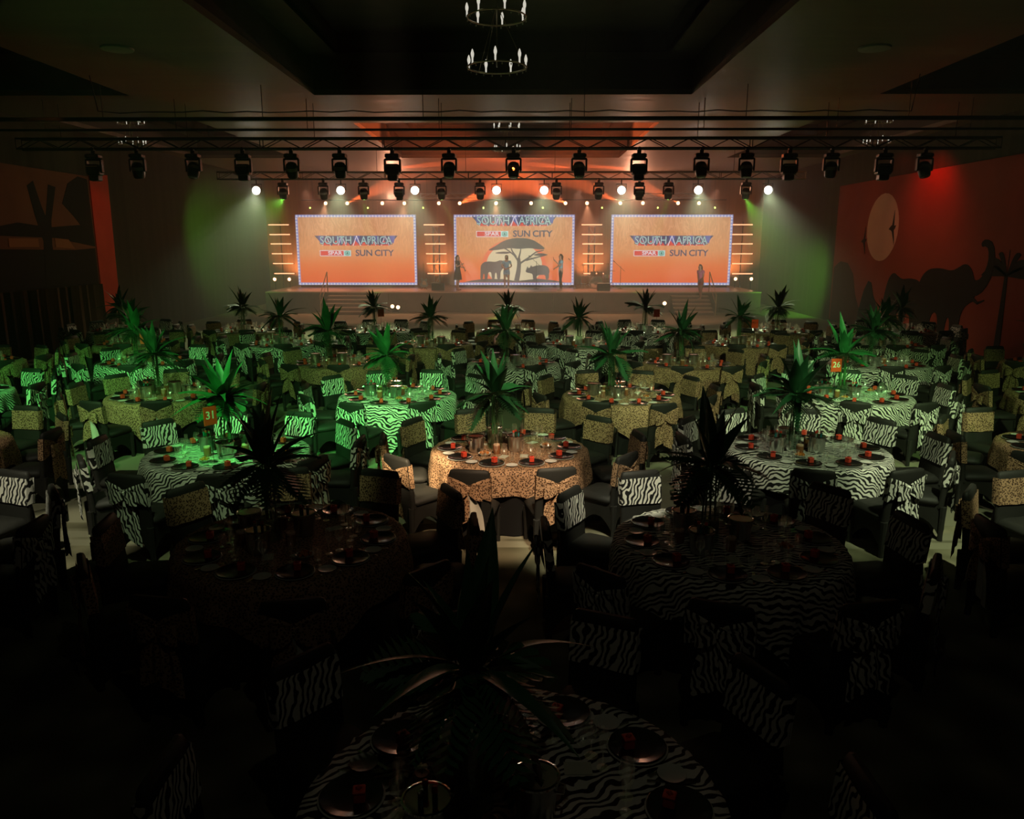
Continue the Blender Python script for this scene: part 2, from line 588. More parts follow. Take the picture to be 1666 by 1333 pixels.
mur('printed_bush', [[(29.9, 0.1), (29.6, 1.0), (29.4, 1.45), (29.1, 1.8), (28.85, 1.75), (28.6, 1.3), (28.3, 1.0), (28.0, 0.1)]], M_MSIL, 0.044)
# palm and thorn-tree silhouettes at the near end of the mural
fr = []
for k in range(7):
    a = R(25 + 22 * k)
    pts = []
    for t in range(7):
        u = t / 6
        pts.append((20.9 + math.cos(a) * 1.25 * u, 2.3 + math.sin(a) * 1.15 * u - 0.5 * u * u))
    fr.append([(p, q + 0.13 * math.sin(PI * i / 6) + 0.01) for i, (p, q) in enumerate(pts)] + [(p, q - 0.13 * math.sin(PI * i / 6) - 0.01) for i, (p, q) in reversed(list(enumerate(pts)))])
mur('printed_palm', fr + [[(20.8, 0.1), (20.85, 2.35), (20.97, 2.35), (21.08, 0.1)]], M_MSIL, 0.042)
mur('printed_tree', [[(18.6, 0.1), (18.65, 2.2), (17.6, 3.0), (17.2, 3.6), (18.0, 3.9), (19.0, 4.0), (19.9, 3.8), (20.3, 3.4), (19.6, 3.1), (18.95, 2.2), (19.1, 0.1)]], M_MSIL, 0.042)

ml_root = empty('wall_mural', (-XW, 20.0, 0))
tag(ml_root, 'dim brown savanna mural with dark trees on the left wall', 'mural')
def mul(name, outlines, m, depth):
    return mur(name, outlines, m, depth, -1, ml_root, 20.0)
mul('printed_panel', [[(11.0, 1.9), (25.2, 1.9), (25.2, 5.2), (11.0, 5.2)]], M_MBROWN, 0.03)
mul('printed_tree', [[(22.3, 1.9), (22.45, 3.2), (22.2, 3.9), (22.0, 4.7), (22.3, 4.85), (22.55, 4.2), (22.7, 3.9), (23.0, 4.8), (23.35, 4.75), (22.95, 3.8), (22.85, 3.1), (22.95, 1.9)]], M_MSIL, 0.036)
mul('printed_tree', [[(23.6, 4.3), (24.0, 4.9), (24.6, 5.15), (25.1, 5.1), (25.15, 3.3), (24.7, 3.5), (24.2, 3.9)]], M_MSIL, 0.038)
mul('printed_hill', [[(11.0, 3.4), (20.0, 3.5), (21.4, 3.7), (22.8, 3.6), (24.4, 3.7), (25.15, 3.4), (25.15, 3.05), (23.0, 3.3), (20.0, 3.35), (11.0, 3.3)]], M_MSIL, 0.040)
mul('printed_grass', [[(11.0, 1.9), (25.15, 1.9), (25.15, 3.0), (24.0, 2.95), (20.5, 3.0), (11.0, 3.0)]], M_MSIL, 0.034)
mul('printed_strip', [[(20.9, 3.05), (22.2, 3.05), (22.2, 3.28), (20.9, 3.28)]], M_MPATCH, 0.044)
mul('printed_strip', [[(23.0, 3.04), (24.0, 2.98), (23.7, 3.26), (23.0, 3.3)]], M_MPATCH, 0.044)
tag(MB().prism([(25.22, 0.9), (26.3, 0.9), (26.35, 5.33), (25.22, 5.24)], 0.05, 'YZ', -XW + 0.002).build('fabric_banner', noise_mat('red_banner_cloth', (0.72, 0.07, 0.03), (0.80, 0.09, 0.04), 1.5, 0.8)),
    'tall narrow bright red cloth strip on the left wall', 'banner')
# drapes below the left mural
for k in range(7):
    y0 = 12.0 + k * 1.9
    g = []
    for i in range(2):
        z = 0.05 if i == 0 else 1.88
        g.append([(-XW + 0.12 + 0.07 * math.sin(j * 2.3 + k) * (1.15 - 0.3 * i), y0 + 1.75 * j / 14, z) for j in range(15)])
    b = MB().sheet(g)
    g2 = [[(-XW + 0.02, p[1], p[2]) for p in row] for row in g]
    b.sheet(g2)
    tag(b.build('door_drape', drape_mat('door_drape_cloth', (0.10, 0.05, 0.03), 5.0)), f'{ORD[k + 1]} brown floor drape along the left wall counting from the camera', 'drape', 'drapes along the left wall')

# ------------------------------------------------------------------ stage
YS, ZS = 36.4, 0.95
st = empty('stage', (0, YS, 0))
struct(st, 'low brown stage across the end of the hall')
MB().box((0, (YB - YS) / 2, ZS - 0.03), (23.0, YB - YS - 0.02, 0.06)).build('stage_deck', M_STAGE, st)
for k in range(12):
    MB().box((-11.5 + (k + 0.5) * 23.0 / 12, 0.06, (ZS - 0.06) / 2), (23.0 / 12 - 0.012, 0.08, ZS - 0.06)).build('fascia_panel', M_FASC, st)
MB().box((0, -0.004, ZS - 0.03), (23.0, 0.012, 0.05)).build('edge_strip', mat('pale_stage_edge', (0.5, 0.4, 0.33), 0.5), st)
for x in (-11.46, 11.46):
    MB().box((x, (YB - YS) / 2 + 0.1, (ZS - 0.06) / 2), (0.06, YB - YS - 0.3, ZS - 0.06)).build('side_panel', M_FASC, st)

M_RAIL = mat('handrail_tube', (0.55, 0.42, 0.30), 0.3, 0.7)
for x0, x1, rx, side in ((-8.5, -6.5, -8.6, 'left'), (7.3, 9.0, 9.1, 'right')):
    t = empty('stage_steps', ((x0 + x1) / 2, YS, 0))
    tag(t, f'brown wooden steps up to the stage below the {side} screen', 'steps', 'stage steps')
    for k in range(5):
        z = ZS * (5 - k) / 6
        y = -0.02 - 0.28 * (k + 0.5)
        MB().box((0, y, z - 0.02), (x1 - x0, 0.29, 0.04)).build('tread', mat('step_tread', (0.36, 0.27, 0.21), 0.45), t)
        MB().box((0, y - 0.12, (z - 0.04) / 2), (x1 - x0 - 0.02, 0.02, z - 0.04)).build('riser', M_FASC, t)
    h = empty('handrail', (rx, YS, 0))
    tag(h, f'slim metal handrail on the {side} stage steps', 'handrail', 'stage handrails')
    MB().tube([(0, -1.35, 0), (0, -1.35, 0.86)], 0.022).build('post', M_RAIL, h)
    MB().tube([(0, 0.1, ZS), (0, 0.1, ZS + 0.9)], 0.022).build('post', M_RAIL, h)
    MB().tube([(0, -1.36, 0.86), (0, 0.1, ZS + 0.9)], 0.022).build('top_rail', M_RAIL, h)
    MB().tube([(0, -1.36, 0.45), (0, 0.1, ZS + 0.45)], 0.016).build('mid_rail', M_RAIL, h)

# ------------------------------------------------------------------ LED screens
def screen_mat():
    m = mat('led_sunset_picture', (0.02, 0.02, 0.02), 0.4)
    tc = N(m, 'ShaderNodeTexCoord')
    s = N(m, 'ShaderNodeSeparateXYZ')
    L(m, tc.outputs['Object'], s.inputs[0])
    mrn = N(m, 'ShaderNodeMapRange', i_From_Min=0.0, i_From_Max=3.5)
    L(m, s.outputs['Z'], mrn.inputs['Value'])
    r_ = ramp(m, mrn.outputs[0], [(0.0, (0.95, 0.13, 0.035)), (0.28, (0.95, 0.21, 0.06)), (0.5, (0.92, 0.38, 0.16)), (1.0, (0.88, 0.47, 0.25))])
    mp = N(m, 'ShaderNodeMapping')
    mp.inputs['Scale'].default_value = (2.6, 1, 0.55)
    L(m, tc.outputs['Object'], mp.inputs[0])
    no = N(m, 'ShaderNodeTexNoise', i_Scale=1.5, i_Detail=2.0, i_Distortion=1.2)
    L(m, mp.outputs[0], no.inputs['Vector'])
    wv = N(m, 'ShaderNodeMath', operation='SINE')
    mu = N(m, 'ShaderNodeMath', operation='MULTIPLY')
    mu.inputs[1].default_value = 34.0
    L(m, no.outputs['Fac'], mu.inputs[0])
    L(m, mu.outputs[0], wv.inputs[0])
    g = ramp(m, wv.outputs[0], [(0.0, (0.86, 0.80, 0.74)), (0.6, (1, 1, 1))])
    fade = ramp(m, mrn.outputs[0], [(0.25, (0, 0, 0)), (0.7, (1, 1, 1))])
    mx = N(m, 'ShaderNodeMix', data_type='RGBA', blend_type='MULTIPLY')
    L(m, fade.outputs[0], mx.inputs['Factor'])
    L(m, r_.outputs[0], mx.inputs[6])
    L(m, g.outputs[0], mx.inputs[7])
    L(m, mx.outputs[2], BS(m).inputs['Emission Color'])
    BS(m).inputs['Emission Strength'].default_value = SCREEN
    return m


def glow(name, c, k=1.0):
    m = mat(name, (0.01, 0.01, 0.01), 0.4, 0, 0.3, c, k)
    m.cycles.emission_sampling = 'NONE'      # small glowing print: seen, but not sampled as a lamp
    return m


SCREEN = 0.95
M_SCR = screen_mat()
S_TEAL = glow('led_teal', (0.03, 0.17, 0.19), 1)
S_BLUE = glow('led_blue', (0.10, 0.13, 0.42), 1)
S_NAVY = glow('led_navy', (0.035, 0.06, 0.16), 1)
S_WHITE = glow('led_white', (0.85, 0.80, 0.88), 1)
S_RED = glow('led_red', (0.80, 0.06, 0.06), 1)
S_MINT = glow('led_mint', (0.40, 0.78, 0.72), 1)
S_GREEN = glow('led_green', (0.02, 0.22, 0.16), 1)
S_GREY = glow('led_grey', (0.115, 0.095, 0.095), 1)
S_SUN = glow('led_sun', (0.80, 0.66, 0.42), 1)
S_SUN2 = glow('led_sun_edge', (0.95, 0.20, 0.10), 1)
S_PALE = glow('led_pale_teal', (0.46, 0.70, 0.66), 1)
S_LILAC = glow('led_lilac', (0.36, 0.38, 0.72), 1)
SW, SH = 6.1, 3.5


def logo(root, z0, k):
    """headline lettering, shop sign and place name; z0 is the centre height on the screen"""
    def P(name, polys, m, d):
        for i, q in enumerate(polys):
            MB().prism([(a * k, z0 + z * k) for a, z in q], -0.001 - d, 'XZ', -0.051).build(name, m, root)
    top, bot, w1, w2 = 0.62, 0.12, 2.16, 1.72
    P('headline_band', [[(-w1, top), (w1, top), (w2, bot), (-w2, bot)]], S_NAVY, 0.004)
    tri = []
    for i in range(7):
        a = -1.55 + i * 0.5
        tri.append([(a - 0.24, bot), (a + 0.24, bot), (a, bot + 0.26)])
    P('headline_red', tri, S_RED, 0.006)
    tri = []
    for i in range(5):
        a = -1.95 + i * 0.92
        tri.append([(a, top), (a + 0.3, top), (a + 0.2, bot + 0.1), (a + 0.02, bot + 0.25)])
    P('headline_blue', tri, S_BLUE, 0.005)
    zz = []
    for a in (-1.55, -0.75, 0.02, 0.8, 1.5):
        k_ = 0.055 if abs(a) < 0.1 else 0.03
        zz.append([(a - 0.22, bot), (a - 0.22 + k_, bot), (a + 0.0, top - 0.06), (a + 0.22 - k_, bot), (a + 0.22, bot), (a + 0.015, top), (a - 0.015, top)])
    P('headline_zigzag', zz, S_WHITE, 0.007)
    for body, x, wd in (('SOUTH', -1.06, 0.90), ('AFRICA', 1.04, 0.86)):
        me = text_mesh(body, 0.56 * k, 'headline_outline', S_NAVY, 0.002, wd, 0.026 * k)
        link('headline_outline', me, root, (x * k, -0.0615, z0 + 0.37 * k), UP)
        me = text_mesh(body, 0.56 * k, 'headline_letters', S_PALE, 0.002, wd, 0.0)
        link('headline_letters', me, root, (x * k, -0.0655, z0 + 0.37 * k), UP)
    # shop sign: red box with white letters, round fir-tree emblem
    P('sign_frame', [[(-1.92, -0.12), (-0.30, -0.12), (-0.30, -0.42), (-1.92, -0.42)]], S_WHITE, 0.003)
    P('sign_red', [[(-1.89, -0.15), (-0.68, -0.15), (-0.68, -0.39), (-1.89, -0.39)]], S_RED, 0.005)
    P('sign_mint', [[(-0.66, -0.14), (-0.32, -0.14), (-0.32, -0.40), (-0.66, -0.40)]], S_MINT, 0.005)
    P('emblem_ring', [ell(-0.49, -0.27, 0.125, 0.125, 20)], S_GREEN, 0.007)
    P('emblem_disc', [ell(-0.49, -0.27, 0.10, 0.10, 20)], S_MINT, 0.009)
    P('emblem_tree', [[(-0.49, -0.18), (-0.43, -0.27), (-0.455, -0.27), (-0.415, -0.32), (-0.475, -0.32), (-0.475, -0.35), (-0.505, -0.35), (-0.505, -0.32), (-0.565, -0.32), (-0.525, -0.27), (-0.55, -0.27)]], S_GREEN, 0.011)
    me = text_mesh('SPAR', 0.26 * k, 'sign_letters', S_WHITE, 0.002, 1.25, 0.006 * k)
    link('sign_letters', me, root, (-1.13 * k, -0.062, z0 - 0.27 * k), UP)
    for body, x in (('SUN', 0.38), ('CITY', 1.42)):
        me = text_mesh(body, 0.44 * k, 'place_letters', S_NAVY, 0.002, 1.05, 0.008 * k)
        link('place_letters', me, root, (x * k, -0.056, z0 - 0.27 * k), UP)


tri_up = MB().prism([(-0.055, -0.045), (0.055, -0.045), (0, 0.05)], -0.004, 'XZ', -0.056).mesh('border_triangle', S_BLUE)
for x, side, kind in ((-7.97, 'left', 0), (0.05, 'centre', 1), (8.0, 'right', 0)):
    s = empty('led_screen', (x, 40.4, 1.06))
    tag(s, {'left': 'orange LED screen with headline lettering, left of the three', 'centre': 'LED screen showing acacia tree, elephant and rhino at centre stage', 'right': 'orange LED screen with headline lettering, right of the three'}[side], 'screen', 'stage screens')
    MB().box((0, 0.06, SH / 2), (SW, 0.2, SH)).build('cabinet', M_BLACK, s)
    MB().box((0, 0.06, -0.055), (SW - 0.3, 0.4, 0.11)).build('plinth', M_BLACK, s)
    MB().box((0, -0.045, SH / 2), (SW, 0.008, SH)).build('picture', M_SCR, s)
    f = MB()
    for a in (-1, 1):
        f.box((a * (SW / 2 - 0.06), -0.052, SH / 2), (0.12, 0.005, SH))
        f.box((0, -0.052, SH / 2 + a * (SH / 2 - 0.06)), (SW - 0.24, 0.005, 0.12))
    fo = f.build('border', S_LILAC, s)
    nb = 38
    tw = MB()
    for i in range(nb):
        a = -SW / 2 + 0.08 + i * (SW - 0.16) / (nb - 1)
        for zz in (0.06, SH - 0.06):
            tw.prism([(a - 0.062, zz - 0.05), (a + 0.062, zz - 0.05), (a, zz + 0.052)], -0.004, 'XZ', -0.055)
    for i in range(21):
        z = 0.2 + i * (SH - 0.4) / 20
        for a in (-SW / 2 + 0.06, SW / 2 - 0.06):
            tw.prism([(a - 0.05, z - 0.06), (a + 0.055, z), (a - 0.05, z + 0.06)], -0.004, 'XZ', -0.055)
    tw.build('border_triangles', S_WHITE, s)['kind'] = 'stuff'
    if kind == 0:
        logo(s, 1.86, 0.98)
    else:
        logo(s, 2.82, 1.0)
        def Q(name, polys, m, d):
            b = MB()
            for q in polys:
                b.prism(q, -0.001 - d, 'XZ', -0.049)
            return b.build(name, m, s)
        Q('picture_sun_edge', [[(a, max(0.13, z)) for a, z in ell(0.0, 1.0, 1.62, 1.3, 40)]], S_SUN2, 0.001)
        Q('picture_sun', [[(a, max(0.13, z)) for a, z in ell(0.0, 1.0, 1.42, 1.12, 40)]], S_SUN, 0.002)
        Q('picture_ground', [[(-2.6, 0.13), (-2.2, 0.22), (-1.5, 0.31), (-0.6, 0.30), (0.1, 0.2), (0.5, 0.24), (1.2, 0.32), (2.0, 0.24), (2.6, 0.13)]], S_GREY, 0.004)
        trunk = curve_band([(0.12, 0.2), (0.22, 0.7), (0.25, 1.05), (0.22, 1.35)], 0.13, 0.08)
        br = [curve_band(p, 0.05, 0.02) for p in ([(0.22, 1.2), (0.0, 1.5), (-0.4, 1.8), (-0.9, 1.95)], [(0.22, 1.3), (0.3, 1.6), (0.35, 1.9)], [(0.24, 1.05), (0.7, 1.35), (1.1, 1.65), (1.5, 1.75)], [(0.6, 1.25), (1.0, 1.35), (1.6, 1.5)], [(0.1, 1.4), (-0.1, 1.7), (-0.2, 1.95)])]
        crown = [[(-1.4, 1.72), (-1.0, 1.92), (-0.5, 2.25), (0.2, 2.38), (0.9, 2.3), (1.35, 2.02), (1.62, 1.8), (1.2, 1.78), (0.8, 1.86), (0.3, 1.8), (-0.3, 1.86), (-0.8, 1.76)],
                 [(-1.1, 1.6), (-0.5, 1.7), (-0.1, 1.62), (-0.5, 1.55)], [(0.9, 1.5), (1.3, 1.62), (1.8, 1.52), (1.4, 1.44)]]
        Q('picture_tree', [trunk] + br + [soft(c) for c in crown], S_GREY, 0.006)
        Q('picture_elephant', [elephant_outline(1, -1.1, 0.28, 0.40)], S_GREY, 0.008)
        rh = [(-0.62, 0.50), (-0.56, 0.72), (-0.5, 0.6), (-0.42, 0.62), (-0.36, 0.78), (-0.30, 0.66), (-0.1, 0.74), (0.15, 0.76), (0.45, 0.74), (0.6, 0.6), (0.64, 0.4), (0.6, 0.3), (0.6, 0.0), (0.42, 0.0), (0.42, 0.22), (0.3, 0.25), (-0.06, 0.22), (-0.06, 0.0), (-0.26, 0.0), (-0.26, 0.28), (-0.42, 0.34), (-0.56, 0.36), (-0.66, 0.42)]
        Q('picture_rhino', [soft([(1.2 + a * 0.95, 0.28 + z * 0.95) for a, z in rh], 1)], S_GREY, 0.008)

# ------------------------------------------------------------------ trusses and pipes
def truss_meshes(w_, m, bay=0.5, rch=0.025, rbr=0.012):
    ch = MB().tube([(-1.5, 0, 0), (1.5, 0, 0)], rch, 8).mesh('chord', m, True)
    def diag(dx, dy, dz):
        return MB().tube([(-dx / 2, -dy / 2, -dz / 2), (dx / 2, dy / 2, dz / 2)], rbr, 6).mesh('brace', m, True)
    return ch, diag(bay, 0, w_), diag(bay, 0, -w_), diag(bay, w_, 0), diag(0, 0, w_)


def truss(x0, n, y, z, w_, m, label, group, meshes, vertical=False, height=3.0):
    """n three-metre sections of square box truss, bottom chords at z"""
    ch, d1, d2, d3, up = meshes
    h = w_ / 2
    for k in range(n):
        t = empty('truss_section', (x0 + 1.5 + 3 * k, y, z + h))
        if vertical:
            t.location = (x0, y, z + 1.5)
            t.rotation_euler = (0, R(90), 0)
        tag(t, label(k), 'truss', group)
        for a in (-h, h):
            for b in (-h, h):
                link('chord', ch, t, (0, a, b))
        for i in range(6):
            xx = -1.25 + i * 0.5
            for a in (-h, h):
                link('brace', d1 if i % 2 == 0 else d2, t, (xx, a, 0))
            link('brace', d3, t, (xx, 0, -h))
        for xx in (-1.5, 1.5):
            for a in (-h, h):
                link('end_post', up, t, (xx, a, 0))


TM1 = truss_meshes(0.24, M_DALU)
truss(-12.0, 8, 20.0, 5.42, 0.24, M_DALU, lambda k: f'{ORD[k + 1]} section from left of the black front lighting truss', 'front truss sections', TM1)
TM2 = truss_meshes(0.24, mat('grey_truss_tube', (0.14, 0.13, 0.12), 0.4, 0.4))
truss(-10.5, 7, 29.0, 5.40, 0.24, M_DALU, lambda k: f'{ORD[k + 1]} section from left of the rear lighting truss', 'rear truss sections', TM2)
TM3 = truss_meshes(0.2, M_ALU, rch=0.022, rbr=0.011)
for x, side in ((-4.6, 'left'), (6.2, 'right')):
    truss(x, 1, 40.0, 5.36, 0.2, M_ALU, lambda k: f'short silver truss high above the gap {side} of the centre screen', 'short silver trusses', TM3)
for y, r_, lab in ((17.85, 0.045, 'thick'), (19.5, 0.03, 'thin')):
    tag(MB().tube([(-12.6, y, 5.8), (12.6, y, 5.8)], r_, 8).build('rigging_pipe', M_BLACK, smooth=True), f'{lab} black rigging pipe slung below the ceiling', 'pipe', 'rigging pipes')
tag(MB().tube([(-8.4, 16.8, 6.488)] + [(-8.3 + k * 0.437, 16.8 + 0.05 * math.sin(k), 5.8 - 0.035 * math.sin(k * 1.3) ** 2) for k in range(39)] + [(8.4, 16.8, 6.488)], 0.012, 6).build('rigging_cable', M_BLACK), 'thin dark cable strung below the ceiling', 'cable')
drop = MB().tube([(0, 0, 0), (0, 0, 1)], 0.008, 6).mesh('hanger_cable', M_BLACK)
def hangers(xs_, y, z, nm):
    for i, x in enumerate(xs_):
        inc = [c for c in COFF if c[0] < x < c[1] and c[2] < y < c[3]]
        top = HC
        if inc:
            c = inc[0]
            top = HC + (1.15 if c[0] + 0.75 < x < c[1] - 0.75 and c[2] + 0.75 < y < c[3] - 0.75 else 0.75)
        tag(link('hanger_cable', drop, None, (x, y, z), None, (1, 1, top - z)), f'{ORD[i + 1]} thin hanger cable from left holding the {nm}', 'cable', 'hanger cables')


hangers([-10.5 + 21.0 * (i + 0.5) / 6 for i in range(6)], 17.85, 5.83, 'thick rigging pipe')
hangers([-11.0 + 22.0 * i / 7 for i in range(8)], 19.5, 5.82, 'thin rigging pipe')
hangers([-11.0 + 22.0 * i / 7 for i in range(8)], 20.12, 5.68, 'front truss')
hangers([-8.0 + 16.0 * i / 5 for i in range(6)], 29.12, 5.66, 'rear truss')
hangers([-4.3, -1.9], 40.1, 5.575, 'left silver truss')
hangers([6.5, 8.9], 40.1, 5.575, 'right silver truss')
hangers([-10.0, -5.5, 0.0, 5.5, 10.0], 40.05, 5.28, 'lamp bar')

# ------------------------------------------------------------------ moving head lamps
M_LENS = mat('dark_lens', (0.02, 0.02, 0.03), 0.08, 0, 0.8)
mh_clamp = MB().rbox((0, 0, -0.05), (0.10, 0.06, 0.1), 0.015).tube([(0, -0.05, 0.02), (0, 0.05, 0.02)], 0.045, 10).mesh('clamp', M_BLACK)
mh_base = MB().rbox((0, 0, -0.15), (0.34, 0.26, 0.11), 0.025).mesh('base', M_BLACKP)
mh_label = MB().box((0.0, -0.131, -0.15), (0.16, 0.004, 0.03)).mesh('display', mat('lamp_display', (0.10, 0.10, 0.10), 0.2))
yb = MB().rbox((0, 0, -0.23), (0.40, 0.12, 0.05), 0.02)
for s in (-1, 1):
    yb.rbox((s * 0.185, 0, -0.38), (0.045, 0.14, 0.32), 0.02)
mh_yoke = yb.mesh('yoke', M_BLACKP)
hd = MB().lathe([(0.0, -0.23), (0.115, -0.23), (0.135, -0.2), (0.155, -0.05), (0.155, 0.06), (0.12, 0.14), (0.06, 0.17), (0.0, 0.17)], 16)
mh_head = hd.mesh('head', M_BLACKP, True)
mh_band = MB().lathe([(0.158, -0.03), (0.162, -0.02), (0.162, 0.04), (0.158, 0.05)], 16).mesh('collar_ring', mat('lamp_ring_grey', (0.30, 0.29, 0.27), 0.35, 0.6), True)
mh_lens = MB().lathe([(0.0, -0.236), (0.09, -0.236), (0.10, -0.229)], 16).mesh('lens', M_LENS, True)
hb = MB().rbox((0, 0, 0.0), (0.33, 0.28, 0.26), 0.03).rbox((0, 0, -0.19), (0.24, 0.22, 0.14), 0.02)
mh_hbox = hb.mesh('head', M_BLACKP)
mh_hstrip = MB().box((0, -0.142, 0.08), (0.28, 0.006, 0.02)).mesh('trim_strip', mat('lamp_strip_grey', (0.35, 0.34, 0.32), 0.35, 0.6))
mh_blens = MB().lathe([(0.0, -0.266), (0.08, -0.266), (0.09, -0.26)], 14).mesh('lens', M_LENS, True)


def moving_head(x, y, z, kind, tilt, pan, label, group, s=1.0, lens=None):
    parts = [('clamp', mh_clamp), ('base', mh_base, (0, 0, 0), (0, 0, 0), 1, [('display', mh_label)])]
    if kind == 'box':
        parts += [('yoke', mh_yoke), ('head', mh_hbox, (0, 0, -0.47), (tilt, 0, 0), 1, [('trim_strip', mh_hstrip), ('lens', lens or mh_blens)])]
    else:
        parts += [('yoke', mh_yoke), ('head', mh_head, (0, 0, -0.47), (tilt, 0, 0), 1, [('collar_ring', mh_band), ('lens', lens or mh_lens)])]
    return put('moving_head_lamp', parts, (x, y, z), pan, label, 'stage light', group, s)


F1 = [-10.12, -9.05, -7.67, -6.44, -5.25, -4.06, -2.77, -1.38, 0.2, 1.8, 3.26, 4.78, 5.88, 6.92, 7.94, 9.22, 10.2]
for i, x in enumerate(F1):
    kind = 'box' if i in (0, 3, 6, 10, 13, 15) else 'round'
    moving_head(x, 19.88, 5.385, kind, 0 if kind == 'box' else R(rnd.choice((-20, 10, 25, -10))), R(rnd.uniform(-6, 6)),
                f'{"square" if kind == "box" else "round"}-headed black moving light, {ORD[i + 1]} from left on the front truss', 'lamps on the front truss', 1.0 if kind == 'box' else 0.95)
GL = glow('green_lamp_lens', (0.25, 1.0, 0.12), 14)
mh_glens = MB().lathe([(0.0, -0.240), (0.06, -0.240), (0.07, -0.233)], 14).mesh('lens', GL, True)
F2 = [(-8.16, 1), (-6.7, 0), (-5.26, 1), (-3.98, 2), (-2.47, 1), (-1.08, 0), (1.65, 0), (3.16, 0), (4.61, 2), (5.65, 1), (8.41, 1)]
GB = {0: (-13.2, 36.0, 3.0, 3000, 50), 2: (-6.6, 38.4, 0.95, 5000, 12), 4: (-0.4, 33.5, 0.0, 4000, 12), 9: (5.9, 38.4, 0.95, 5000, 12), 10: (13.2, 36.0, 1.0, 6500, 34)}
for i, (x, k) in enumerate(F2):
    moving_head(x, 28.88, 5.365, 'box' if k == 2 else 'round', R(12) if k == 1 else R(20), 0,
                ('green beaming' if k == 1 else 'unlit square' if k == 2 else 'unlit round') + f' moving light, {ORD[i + 1]} from left on the rear truss', 'lamps on the rear truss', 0.95, mh_glens if k == 1 else None)
    if k == 1:
        ld = spot('green_beam', (x, 28.78, 4.66), GB[i][:3], GB[i][3], (0.22, 1.0, 0.06) if i != 4 else (0.55, 1.0, 0.08), GB[i][4], 1.0, 0.05)

# white face-light lamps on the rear truss
WL = glow('white_lamp_lens', (1.0, 0.97, 0.78), 26)
wb_body = MB().lathe([(0.0, 0.22), (0.08, 0.22), (0.13, 0.12), (0.15, -0.02), (0.16, -0.06), (0.15, -0.06), (0.13, 0.0)], 16, axis='Y').mesh('housing', M_BLACKP, True)
wb_lens = MB().lathe([(0.0, -0.03), (0.09, -0.025), (0.14, -0.005)], 16, axis='Y').mesh('lens', WL, True)
wbk = MB().tube([(-0.17, 0.05, 0.0), (-0.18, 0.05, 0.22), (0.18, 0.05, 0.22), (0.17, 0.05, 0.0)], 0.015, 6).tube([(0, 0.05, 0.22), (0, 0.05, 0.378)], 0.02, 6).mesh('bracket', M_BLACK)
for i, x in enumerate([-9.1, -6.07, -3.41, -0.49, 1.21, 3.97, 6.7, 9.18]):
    put('face_light', [('housing', wb_body), ('lens', wb_lens), ('bracket', wbk)], (x, 28.83, 5.0), 0, f'glaring round white lamp, {ORD[i + 1]} from left on the rear truss', 'stage light', 'white lamps on the rear truss')
    spot('white_lamp_beam', (x, 28.73, 5.0), (x, 25.8, 0.0), 800, (0.84, 1.0, 0.55), 84, 0.9, 0.12)

# small warm lamps above the screens
OL = glow('amber_lamp_lens', (1.0, 0.52, 0.26), 7)
YL = glow('lime_lamp_lens', (0.7, 1.0, 0.15), 5)
pc_body = MB().lathe([(0.0, 0.20), (0.07, 0.20), (0.085, 0.05), (0.10, -0.05), (0.09, -0.05), (0.08, 0.0)], 12, axis='Y').mesh('housing', M_BLACKP, True)
pc_lens = MB().lathe([(0.0, -0.03), (0.09, -0.02)], 12, axis='Y').mesh('lens', OL, True)
pc_bk = MB().tube([(-0.10, 0.05, 0), (-0.11, 0.05, 0.14), (0.11, 0.05, 0.14), (0.10, 0.05, 0)], 0.01, 6).mesh('bracket', M_BLACK)
pl_body = MB().lathe([(0.0, 0.12), (0.04, 0.12), (0.05, -0.03), (0.045, -0.03), (0.04, 0.0)], 10, axis='Y').mesh('housing', M_BLACKP, True)
pl_lens = MB().lathe([(0.0, -0.02), (0.042, -0.01)], 10, axis='Y').mesh('lens', YL, True)
pl_bk = MB().tube([(0, 0.05, 0.03), (0, 0.05, 0.36)], 0.008, 6).mesh('bracket', M_BLACK)
BEAM = {1: ((-5.51, 37.3, 5.9), 15), 5: ((-1.39, 37.3, 5.4), 15), 8: ((1.45, 37.3, 5.48), 15), 10: ((2.86, 37.3, 5.95), 15), 12: ((4.97, 37.3, 6.27), 15)}
OX = [-9.35, -8.27, -6.52, -5.42, -3.7, -2.66, -0.85, 0.89, 2.6, 3.67, 5.32, 6.44, 8.18, 9.22]
for i, x in enumerate(OX):
    put('par_lamp', [('housing', pc_body), ('lens', pc_lens), ('bracket', pc_bk)], (x, 40.0, 5.1), 0, f'small glowing amber lamp, {ORD[i + 1]} from left above the screens', 'stage light', 'amber lamps above the screens')
    if i in BEAM:
        spot('amber_beam', (x, 39.86, 5.1), BEAM[i][0], 14000, (1.0, 0.14, 0.03), 13, 0.4, 0.05)
    elif i % 3 == 0:
        spot('amber_wash', (x, 39.86, 5.08), (x, 37.4, 0.95), 1600, (1.0, 0.40, 0.20), 50, 0.7, 0.05)
for i, x in enumerate([-10.14, -7.25, -4.49, -1.48, 1.48, 4.42, 7.19, 10.02]):
    put('pin_spot', [('housing', pl_body), ('lens', pl_lens), ('bracket', pl_bk)], (x, 40.0, 4.88), 0, f'tiny lime pin spot, {ORD[i + 1]} from left above the screens', 'stage light', 'lime pin spots above the screens')
tag(MB().tube([(-10.6, 40.05, 5.26), (10.6, 40.05, 5.26)], 0.028, 8).build('lamp_bar', M_BLACK, smooth=True), 'long black lamp bar above the stage screens', 'pipe')

